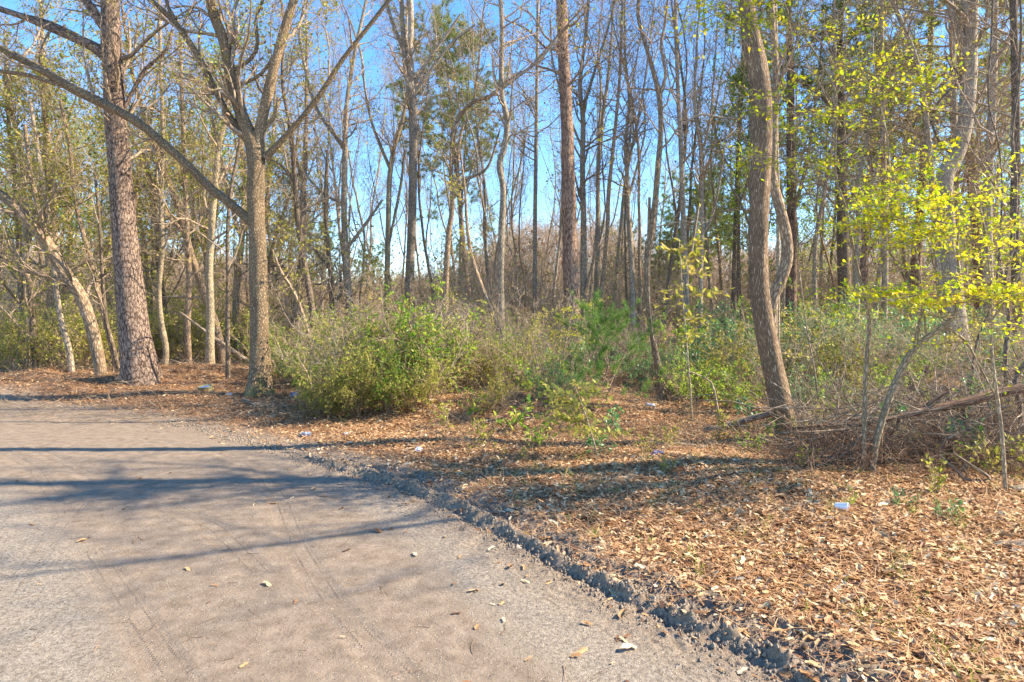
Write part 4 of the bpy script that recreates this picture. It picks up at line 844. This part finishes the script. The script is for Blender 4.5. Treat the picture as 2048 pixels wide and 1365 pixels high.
sapling('sapling', 'thin bare-stemmed sapling between leaning tree and tall yellow sapling', 9.0, [
    [(1640, 850, 4), (1628, 740, 4), (1610, 640, 3), (1600, 540, 3), dict(n=8, t0=.3, sl=.6, lp=.3)]], 63, leaf='olive')
sapling('seedling_tree', 'waist-high seedling with drooping yellow-green leaves before the young pine', 7.2, [
    [(1200, 935, 4), (1190, 890, 4), (1175, 840, 3), (1160, 800, 2.5), (1150, 772, 2), dict(n=11, t0=.35, sl=.30)]], 64, sl=.9, lp=.7, lsize=.055, leaf='ygreen')
sapling('sapling', 'slim sapling with reddish and green leaves right of the twisted trunk', 9.6, [
    [(1385, 830, 4), (1378, 740, 4), (1370, 640, 3), (1362, 560, 3), (1358, 480, 2), dict(n=9, t0=.45, sl=.5, lp=.35)]], 65, leaf='olive', lsize=.09)
sapling('sapling', 'arching pale sapling above the thicket right end', 12.0, [
    [(985, 830, 5), (960, 760, 5), (930, 700, 4), (890, 660, 3), dict(n=9, t0=.3, sl=.8, lp=.6)]], 66, leaf='ygreen')
sapling('sapling', 'yellow-leaved understory sapling against the foot of the straight reddish pine', 15.0, [
    [(1120, 750, 5), (1130, 690, 4), (1140, 640, 3), (1150, 600, 2), dict(n=16, t0=.3, sl=.8, lp=.7)]], 67, leaf='yellow')

# seedlings of the floor
SD = [proto_shrub('seedling', 600 + k, .42, .40, lf, 4, 4, 2, lsize=ls, lpick=.75, rmin=.0012, per=3) for k, (lf, ls) in enumerate((('ygreen', .05), ('green', .055), ('blue', .07), ('olive', .05)))]
scatter(SD, [(957, 7.75, .8), (1086, 8.0, .9), (1205, 7.6, .7), (1330, 7.9, .7), (1100, 8.9, 1.2), (1010, 8.8, 1.1), (1215, 8.9, .9), (1290, 7.3, .6), (1440, 8.4, .9), (1500, 7.6, .8), (1520, 9.2, 1.1), (1600, 6.6, .6), (1655, 7.9, 1.0),
             (1700, 8.8, 1.2), (1780, 8.2, 1.2), (1830, 7.4, .7), (1885, 5.7, .7), (1905, 6.8, .9), (1960, 7.2, 1.0), (1990, 6.2, .9), (2030, 6.4, .9), (1880, 9.2, 1.4), (1955, 9.6, 1.5), (2020, 8.6, 1.3), (890, 8.7, .8), (930, 9.3, 1.0), (1800, 5.2, .35), (1330, 6.4, .4), (1050, 7.2, .4), (1690, 5.3, .3), (1890, 5.0, .4)],
        ['small leafy seedling'], 'seedling', 'seedlings sprouting from the leaf litter')

# ---------------------------------------------------------------- logs and branches
def log(name, label, Y, bark, pts, S=12, rough=.06, limbs=(), cat='log', capped=True, endcol=False):
    g = np.random.default_rng(int(pts[0][0])); p, r = trace(pts, Y, wig=.01, g=g, ws=.92)
    lim, _ = gnd(p[0, :, 0], p[0, :, 1]); p[0, :, 2] = np.maximum(p[0, :, 2], lim + r[0] * .6)
    b = Buf(); tubes(b, p, r, S, rough, int(g.integers(40)), caps=capped)
    for L in limbs:
        q, s_ = trace(L, Y, wig=.008, g=g); tubes(b, q, s_, 7, .04)
    base = p[0, 0].copy()
    o = link(name, b.mesh(name, BK[bark], base)); o.location = base; tag(o, label, cat); return o
log('fallen_log', 'long peeling fallen trunk propped slanting up to the right picture edge', 7.2, 'deadred', [(1582, 858, 5), (1640, 852, 7), (1700, 851, 9), (1760, 842, 11), (1830, 824, 14), (1900, 810, 18), (1960, 795, 20), (2010, 782, 23), (2050, 775, 22), (2110, 755, 20)],
    limbs=[[(1925, 812, 8), (1930, 835, 7), (1928, 850, 7)], [(1800, 835, 6), (1790, 860, 5), (1770, 880, 3)], [(1830, 830, 8), (1870, 800, 7), (1895, 785, 6)]])
log('fallen_log', 'grey fallen log lying behind the foot of the nearest leaning trunk', 9.0, 'dead', [(1408, 862, 12), (1450, 853, 15), (1500, 838, 15), (1545, 828, 13), (1600, 822, 11), (1680, 818, 9)])
log('fallen_branch', 'pale stripped branch on the litter, upper of a stacked pair', 7.9, 'dead', [(1300, 893, 6), (1340, 888, 8), (1370, 890, 9), (1400, 895, 8), (1424, 899, 6)], cat='branch')
log('fallen_branch', 'brown flattened branch just below the pale stripped branch', 7.6, 'deadred', [(1305, 910, 7), (1335, 902, 9), (1365, 908, 8), (1420, 912, 5)], cat='branch')
log('fallen_branch', 'short thick branch on pine straw below the large forking tree', 10.9, 'dead', [(484, 800, 9), (505, 808, 10), (525, 820, 9), (545, 828, 7), (580, 828, 4)], cat='branch', limbs=[[(532, 824, 4), (545, 816, 3), (552, 812, 2)]])
log('broken_log', 'pale broken log end poking in at the right edge', 4.45, 'dead', [(1988, 1108, 16), (2010, 1103, 18), (2040, 1093, 22), (2080, 1086, 24), (2140, 1080, 24)], limbs=[[(2022, 1098, 8), (2028, 1120, 6), (2030, 1138, 4)], [(2020, 1085, 6), (2000, 1096, 4), (1985, 1104, 3)]])
log('fallen_branch', 'long grey curved branch lying on the litter at the right edge', 6.0, 'dead', [(1880, 912, 5), (1910, 935, 6), (1935, 965, 8), (1960, 990, 9), (1990, 1008, 10), (2030, 1022, 11), (2080, 1035, 11)], cat='branch', limbs=[[(1905, 905, 4), (1945, 935, 6), (1975, 955, 6), (1985, 985, 5)]])
log('fallen_branch', 'thick pale knobbly branch slanting up out of the brush', 6.4, 'pale', [(1918, 962, 13), (1935, 925, 13), (1955, 900, 12), (1975, 880, 9)], cat='branch')
log('broken_log', 'knobbly pale log piece beside the long grey curved branch', 5.7, 'pale', [(2020, 975, 14), (2030, 1000, 16), (2045, 1020, 18), (2075, 1035, 18)])
log('fallen_log', 'rotten reddish log lying before the elbow-bent trunk', 11.4, 'deadred', [(1820, 780, 12), (1860, 776, 14), (1900, 777, 13), (1950, 774, 11), (2000, 765, 12), (2060, 752, 12)])
log('broken_log', 'broken rotten stub leaning up beside the rotten reddish log', 11.5, 'deadred', [(1812, 780, 10), (1830, 760, 14), (1846, 748, 14), (1856, 742, 10), (1858, 730, 12)])
log('fallen_branch', 'slanting grey branch below the long propped trunk', 7.9, 'dead', [(1560, 900, 6), (1600, 870, 8), (1660, 850, 8), (1720, 836, 7), (1780, 840, 4)], cat='branch')
log('dead_branch', 'bleached arching dead branch right of the twisted trunk', 9.4, 'pale', [(1438, 842, 6), (1432, 800, 5), (1425, 770, 5), (1412, 757, 4), (1390, 747, 3), (1368, 743, 2)], cat='branch', S=7, limbs=[[(1412, 757, 3), (1422, 742, 2), (1428, 735, 1.5)], [(1430, 790, 3), (1405, 790, 2), (1382, 797, 1.5)]])
log('fallen_branch', 'small forked stick on the litter below the thicket', 7.85, 'dead', [(858, 902, 5), (880, 903, 5), (900, 908, 3)], cat='branch', S=7, limbs=[[(862, 902, 4), (872, 893, 3), (880, 888, 3)]])
log('fallen_branch', 'bleached slanting branch fallen in the wood left of large forking tree', 14.5, 'dead', [(340, 720, 4), (400, 738, 5), (450, 745, 5), (500, 765, 5)], cat='branch', S=7)
log('fallen_branch', 'broken trunk leaning diagonally behind the pale smooth trunk', 16, 'dead', [(360, 625, 5), (400, 655, 6), (450, 690, 8), (500, 725, 9), (530, 745, 9)], cat='branch', S=8)
for k, (lab, Y, pts) in enumerate((('dark twisted vine climbing at the far right edge', 8.8, [(2032, 850, 8), (2012, 770, 7), (2014, 700, 8), (2022, 640, 7), (2010, 560, 6), (2024, 480, 7), (2034, 380, 6), (2026, 260, 6), (2042, 120, 5), (2038, 0, 4), (2036, -60, 4)]),
        ('dark vine hooking down to the ground beside the propped trunk', 7.6, [(2048, 830, 8), (2032, 800, 10), (2030, 765, 10), (2040, 735, 9), (2062, 715, 8), (2090, 700, 7)]),
        ('thin dark vine hanging in a long bow left of the twisted edge vine', 9.4, [(1975, 850, 4), (1955, 790, 4), (1948, 730, 4), (1962, 660, 4), (1990, 600, 4), (2000, 480, 4), (1998, 300, 3), (1975, 200, 3), (1982, 80, 3), (1985, -40, 3)]))):
    p, r = trace(pts, Y, wig=.02)
    z = gz(p[0, 0, 0], p[0, 0, 1]); 
    if p[0, 0, 2] > z: p[0, 0, 2] = z - .03
    b = Buf(); tubes(b, p, r, 8, .08, k); c1, r1 = grow(p, r, 8, .2, 1, 50, .5, 6, .2, .05, .4, .002, .3); tubes(b, c1, r1, 4)
    o = link('climbing_vine', b.mesh('climbing_vine', BK['dark'], p[0, 0])); o.location = p[0, 0]; tag(o, lab, 'vine')

# brush and sticks nobody could count
def sticks(name, label, n, p0, p1, Y0, Y1, hmax, seed, bark='dead', l0=.25, l1=1.0, r0=.002, r1=.006, steep=.25):
    g = np.random.default_rng(seed); px = p0 + (p1 - p0) * g.random(n); Y = Y0 + (Y1 - Y0) * g.random(n); X = (px - 1024) / FPX * Y
    h, s = gnd(X, Y); K = 6; P = np.zeros((n, K, 3)); P[:, 0] = np.stack([X, Y, h + hmax * g.random(n) ** 2], 1)
    az = g.random(n) * 6.28; d = norm(np.stack([np.cos(az), np.sin(az), steep * g.normal(size=n)], 1)); L = l0 + (l1 - l0) * g.random(n) ** 2
    for k in range(1, K):
        d = norm(d + g.normal(size=(n, 3)) * .14); P[:, k] = P[:, k - 1] + d * (L / (K - 1))[:, None]
    hh, _ = gnd(P[:, :, 0].ravel(), P[:, :, 1].ravel()); P[:, :, 2] = np.maximum(P[:, :, 2], hh.reshape(n, K) + .003)
    R = (r0 + (r1 - r0) * g.random(n) ** 2)[:, None] * (1 - .6 * np.linspace(0, 1, K))[None]
    b = Buf(); tubes(b, P, R, 5)
    if l0 > .1:
        c, r = grow(P, R, 3, .2, 1, 45, .28, 4, .2, 0, .6, .0015, .2, g=g); tubes(b, c, r, 3)
    o = link(name, b.mesh(name, BK[bark])); tag(o, label, 'brush', kind='stuff')
sticks('brush_pile', 'tangle of dead brown sticks heaped under the propped fallen trunk', 1700, 1570, 2080, 6.8, 9.6, .50, 1, 'dead', .3, 1.5, .002, .009, .7)
sticks('brush_pile', 'fine reddish dead twigs matted around the yellow sapling stems', 1300, 1560, 2080, 6.1, 8.4, .24, 2, 'deadred', .2, .8, .0015, .005, .6)
sticks('ground_twigs', 'scattered dead twigs on the leaf litter of the wood floor', 1300, 850, 1650, 7.2, 13, .10, 3, 'dead', .2, .9, .0015, .005, .25)
sticks('ground_twigs', 'dead twigs along the straw berm under the left trees', 900, -20, 640, 9.5, 18, .14, 4, 'dead', .2, 1.1, .002, .006, .3)
sticks('ground_twigs', 'tiny bits of twig dropped on road and verge', 420, -200, 2100, 2.6, 7.0, .002, 6, 'deadred', .04, .16, .0009, .002, .02)

# ---------------------------------------------------------------- litter, straw, grass, clods
def litter():
    g = np.random.default_rng(12)
    def pos(n, r0, r1, pw, a0=-.74, a1=.74):
        u = g.random(n); r = (r0 ** pw + (r1 ** pw - r0 ** pw) * u) ** (1 / pw); a = a0 + (a1 - a0) * g.random(n)
        return r * np.sin(a), r * np.cos(a), r
    def flat(n_, X, Y, h, size, aspect, tiltmax, mat, name, label, cat, lift=.012, curl=.35):
        M = len(X); az = g.random(M) * 6.28; ti = np.abs(g.normal(size=M)) * tiltmax
        d = norm(np.stack([np.cos(az), np.sin(az), np.sin(ti) * g.choice([-1, 1], M)], 1))
        nn = norm(np.stack([g.normal(size=M) * tiltmax, g.normal(size=M) * tiltmax, np.ones(M)], 1)); sdv = norm(np.cross(d, nn)); nn = np.cross(sdv, d)
        s = size * (0.45 + 0.8 * g.random(M) + 1.0 * g.random(M) ** 9); Wd = s * aspect * (.8 + .4 * g.random(M)); cu = (g.random(M) - .3) * curl
        p = np.stack([X, Y, h + lift * g.random(M)], 1) - d * (s / 2)[:, None]
        def pt(a, b_, c): return p + d * (s * a)[:, None] + sdv * (Wd * b_)[:, None] + nn * (s * c * cu)[:, None]
        V = np.stack([pt(0, 0, .5), pt(.22, .42, .5), pt(.48, .25, .9), pt(.75, .45, .7), pt(1, 0, .1), pt(.75, -.45, .7), pt(.48, -.25, .9), pt(.22, -.42, .5), pt(.5, 0, 0)], 1)
        b = np.arange(M)[:, None] * 9
        Q = np.concatenate([b + np.array(q) for q in ((0, 1, 2, 8), (8, 2, 3, 4), (8, 4, 5, 6), (0, 8, 6, 7))])
        bf = Buf(); bf.add(V, Q); o = link(name, bf.mesh(name, mat, bark=False)); tag(o, label, cat, kind='stuff')
    X, Y, r = pos(420000, 2.4, 26, .85); h, s = gnd(X, Y)
    dens = 0.4 + fbm(X, Y, 1.3, 3, 40)
    left = sstep(-2.0, -4.5, X) * (Y > 7)
    keep = (s > -0.10) & (g.random(len(X)) < (sstep(-0.05, .85, s) * .93 + .06) * np.clip(.5 + dens, .25, 1) * (1 - .72 * left))
    flat(0, X[keep], Y[keep], h[keep] + .004, .050, .42, .32, LF['litter'], 'leaf_litter', 'thick carpet of fallen tan and russet leaves on the verge and wood floor', 'leaf litter', .03)
    X, Y, r = pos(9000, 2.3, 12, .9); h, s = gnd(X, Y)
    keep = (s <= 0.1) & (g.random(len(X)) < .012 + .6 * np.exp(s / .3))
    flat(0, X[keep], Y[keep], h[keep] + .003, .06, .45, .2, LF['litter'], 'road_leaves', 'scattered single dead leaves lying on the dirt road', 'leaves', .006)
    # pine straw
    X, Y, r = pos(320000, 2.4, 24, .9); h, s = gnd(X, Y)
    left = sstep(-1.5, -4.0, X) * (Y > 6.5)
    keep = (s > -.25) & (g.random(len(X)) < sstep(-.15, .7, s) * (.8 + .2 * left))
    X, Y, h, r = X[keep], Y[keep], h[keep], r[keep]; M = len(X); az = g.random(M) * 6.28
    d = norm(np.stack([np.cos(az), np.sin(az), .22 * g.normal(size=M)], 1)); sdv = norm(np.cross(d, np.array([0, 0, 1.0]))); L = .07 + .12 * g.random(M); wd = (.0012 + .00022 * r)[:, None]
    p = np.stack([X, Y, h + .006 + .028 * g.random(M)], 1)
    V = np.stack([p - sdv * wd, p + sdv * wd, p + d * L[:, None] + sdv * wd * .5, p + d * L[:, None] - sdv * wd * .5], 1)
    bf = Buf(); bf.add(V, np.arange(M * 4).reshape(-1, 4)); tag(link('pine_straw', bf.mesh('pine_straw', LF['straw'], bark=False, smooth=False)), 'rusty fallen pine needles matted over the berm and verge', 'pine straw', kind='stuff')
    # grass tufts
    n = 420; X, Y, r = pos(n, 3, 11, 1.0, -.1, .72); h, s = gnd(X, Y); k = s > .3; X, Y, h = X[k], Y[k], h[k]
    X = np.repeat(X, 9) + g.normal(size=len(X) * 9) * .02; Y = np.repeat(Y, 9) + g.normal(size=len(Y) * 9) * .02; h = np.repeat(h, 9); M = len(X)
    d = norm(np.stack([g.normal(size=M) * .5, g.normal(size=M) * .5, np.ones(M)], 1)); P = np.zeros((M, 4, 3)); P[:, 0] = np.stack([X, Y, h], 1); L = .04 + .11 * g.random(M)
    for q in range(1, 4): d = norm(d + np.stack([g.normal(size=M) * .2, g.normal(size=M) * .2, -np.full(M, .2)], 1)); P[:, q] = P[:, q - 1] + d * (L / 3)[:, None]
    sdv = norm(np.cross(d, g.normal(size=(M, 3)))) * .0022
    V = np.stack([P[:, 0] - sdv, P[:, 0] + sdv, P[:, 1] + sdv, P[:, 1] - sdv, P[:, 2] + sdv * .8, P[:, 2] - sdv * .8, P[:, 3]], 1); b0 = np.arange(M)[:, None] * 7
    bf = Buf(); bf.add(V, np.concatenate([b0 + np.array([0, 1, 2, 3]), b0 + np.array([3, 2, 4, 5])]), b0 + np.array([5, 4, 6]))
    tag(link('grass_blades', bf.mesh('grass_blades', LF['grass'], bark=False)), 'sparse tufts of thin green grass poking through the leaves', 'grass', kind='stuff')
    # clods of churned soil
    X, Y, r = pos(260000, 2.3, 11, 1.0, -.6, .74); h, s = gnd(X, Y)
    k = g.random(len(X)) < (.8 * np.exp(-((s + .1) / .22) ** 2) + .02 * np.exp(-((s + .9) / .7) ** 2))
    X, Y, h, r = X[k], Y[k], h[k], r[k]; M = len(X); R = (.003 + .014 * g.random(M) ** 4 * np.exp(-((s[k] + .1) / .3) ** 2)) * (.8 + .05 * r)
    o6 = np.array([(1, 0, 0), (-1, 0, 0), (0, 1, 0), (0, -1, 0), (0, 0, 1), (0, 0, -1.0)])
    V = np.stack([X, Y, h + R * .3], 1)[:, None] + o6[None] * R[:, None, None] * (.6 + .8 * g.random((M, 6, 1)))
    t8 = np.array([(0, 2, 4), (2, 1, 4), (1, 3, 4), (3, 0, 4), (2, 0, 5), (1, 2, 5), (3, 1, 5), (0, 3, 5)])
    bf = Buf(); bf.add(V, None, (np.arange(M)[:, None, None] * 6 + t8[None]).reshape(-1, 3))
    tag(link('soil_clods', bf.mesh('soil_clods', CLOD, bark=False, smooth=False)), 'loose grey-brown crumbs of soil thrown up along the road edge', 'soil crumbs', kind='stuff')
CLOD = plain_mat('clod_soil', (0.25, 0.19, 0.135), .95, .25, 30)
litter()

# ---------------------------------------------------------------- rubbish
def lathe(prof, S=24):
    V = []; Q = []
    for k, (r, z) in enumerate(prof):
        for j in range(S): a = j / S * 2 * math.pi; V.append((r * math.cos(a), r * math.sin(a), z))
    for k in range(len(prof) - 1):
        for j in range(S): j2 = (j + 1) % S; Q.append((k * S + j, k * S + j2, (k + 1) * S + j2, (k + 1) * S + j))
    return np.array(V), np.array(Q)
def on_ground(px, py):
    x, y = gp(px, py)
    for _ in range(6):
        z = gz(x, y); y = (CAMZ - z) * FPX / (py - HOR); x = (px - 1024) / FPX * y
    return x, y, gz(x, y)
WHITE = plain_mat('white_foam', (0.80, 0.80, 0.82), .45, .04, 8)
x, y, z = on_ground(1680, 1024)
V, Q = lathe([(0.001, 0), (.026, 0), (.028, .004), (.041, .105), (.043, .107), (.043, .111), (.040, .111), (.0385, .104), (.026, .006), (.001, .006)])
me = new_mesh('foam_cup', V, Q, None, WHITE); o = link('foam_cup', me, None, (x - .04, y, z + .045)); o.scale = (.85, .85, .85); o.rotation_euler = (math.radians(88), 0, math.radians(52)); tag(o, 'white foam cup lying on its side on the tan leaves', 'cup')
def crumple(name, label, cat, px, py, size, c, seed, flat=.45, rough=.5, metal=0.0):
    g = np.random.default_rng(seed); x, y, z = on_ground(px, py); bm = __import__('bmesh').new(); __import__('bmesh').ops.create_icosphere(bm, subdivisions=3, radius=1)
    for v in bm.verts:
        n = v.co.copy(); k = 1 + .30 * math.sin(5 * n.x + seed) * math.cos(4 * n.y - seed) + .22 * math.sin(9 * n.z + 3 * n.x + seed) + .12 * (g.random() - .5)
        v.co = Vector((n.x * k * size, n.y * k * size * .7, n.z * k * size * flat))
    me = D.meshes.new(name); bm.to_mesh(me); bm.free(); me.materials.append(plain_mat(name + '_surface', c, rough, .15, 40, .2, metal))
    o = link(name, me, None, (x, y, z + size * flat * .6)); o.rotation_euler = (.2, .15, seed); tag(o, label, cat)
crumple('crushed_carton', 'crushed blue-grey carton on pine straw left below the thicket', 'litter', 610, 872, .065, (.30, .36, .48), 3)
crumple('paper_scrap', 'white crumpled paper by the small forked stick', 'litter', 838, 903, .05, (.75, .78, .85), 5)
crumple('paper_scrap', 'white crumpled paper between the forking tree and dark stem', 'litter', 460, 796, .05, (.78, .78, .82), 6)
crumple('paper_scrap', 'small pale scrap on litter below the carton', 'litter', 694, 870, .04, (.72, .72, .74), 7)
crumple('plastic_bag', 'grey-white plastic bag beside the twisted trunk foot', 'litter', 1300, 815, .11, (.62, .68, .75), 8, .3)
crumple('paper_scrap', 'little white scrap below the seedling before the young pine', 'litter', 1240, 935, .035, (.78, .78, .8), 9)
crumple('blue_wrapper', 'dark blue wrapper tucked against the brown flattened branch', 'litter', 1312, 912, .07, (.10, .14, .34), 10)
crumple('blue_wrapper', 'tiny bright blue wrapper below the wavy grey trunk', 'litter', 976, 833, .035, (.15, .3, .75), 11)
# half-buried drum and crushed can
x, y, z = on_ground(412, 786)
V, Q = lathe([(0.001, 0), (.15, 0), (.155, .01), (.158, .16), (.165, .165), (.165, .18), (.15, .18), (.148, .03), (.001, .03)], 28)
bk_ = empty('old_bucket', (x, y, z - .05)); bk_.scale = (.75, .75, .75); bk_.rotation_euler = (.12, -.1, .3); tag(bk_, 'old dark green bucket with blue contents at the tree line', 'bucket')
link('body', new_mesh('body', V, Q, None, plain_mat('bucket_green', (.16, .17, .09), .7, .3, 14)), bk_)
V, Q = lathe([(0.001, .165), (.07, .172), (.146, .15), (.146, .1), (.001, .1)], 20); link('contents', new_mesh('contents', V, Q, None, plain_mat('bucket_blue', (.06, .13, .34), .4, .3, 12)), bk_)
x, y, z = on_ground(583, 797)
cn = empty('drink_can', (x, y, z + .05)); cn.rotation_euler = (math.radians(80), .2, math.radians(60)); cn.scale = (1.6, 1.6, 1.6); tag(cn, 'faded blue can with pale end half buried right of the forking tree', 'can')
V, Q = lathe([(0.001, 0), (.026, .002), (.033, .012), (.033, .108), (.027, .118)], 20); link('body', new_mesh('body', V, Q, None, plain_mat('can_blue', (.10, .18, .42), .35, .2, 30, 0, .3)), cn)
V, Q = lathe([(.0265, .1185), (.024, .1175), (.0235, .1145), (.001, .1145)], 20); link('lid', new_mesh('lid', V, Q, None, plain_mat('can_lid', (.7, .72, .75), .3, .05, 30, 0, .7)), cn)

# ---------------------------------------------------------------- labels of the repeated plants
ORD = ['first', 'second', 'third', 'fourth', 'fifth', 'sixth', 'seventh', 'eighth', 'ninth', 'tenth', 'eleventh', 'twelfth', 'thirteenth', 'fourteenth', 'fifteenth', 'sixteenth', 'seventeenth', 'eighteenth', 'nineteenth', 'twentieth']
LAND.sort(); bykey = {}
for it in PLACED:
    o, px, Y, ph, cat, grp = it
    lm = [l for l in LAND if l[0] <= px]
    if lm: key = (ph[0], grp, 'right of ' + lm[-1][1])
    else: key = (ph[0], grp, 'left of ' + LAND[0][1])
    bykey.setdefault(key, []).append(it)
for (ph, grp, where), items in bykey.items():
    items.sort(key=lambda t: t[1] if where.startswith('right') else -t[1])
    for k, it in enumerate(items):
        o, px, Y, _, cat, g_ = it
        dist = 'near ' if Y < 12 and cat != 'seedling' else ('far ' if Y > 34 else '')
        lab = (f'{dist}{ph}, {ORD[min(k, 19)]} one {where}' if len(items) > 1 else f'{dist}{ph} {where}')
        tag(o, lab, cat, g_)
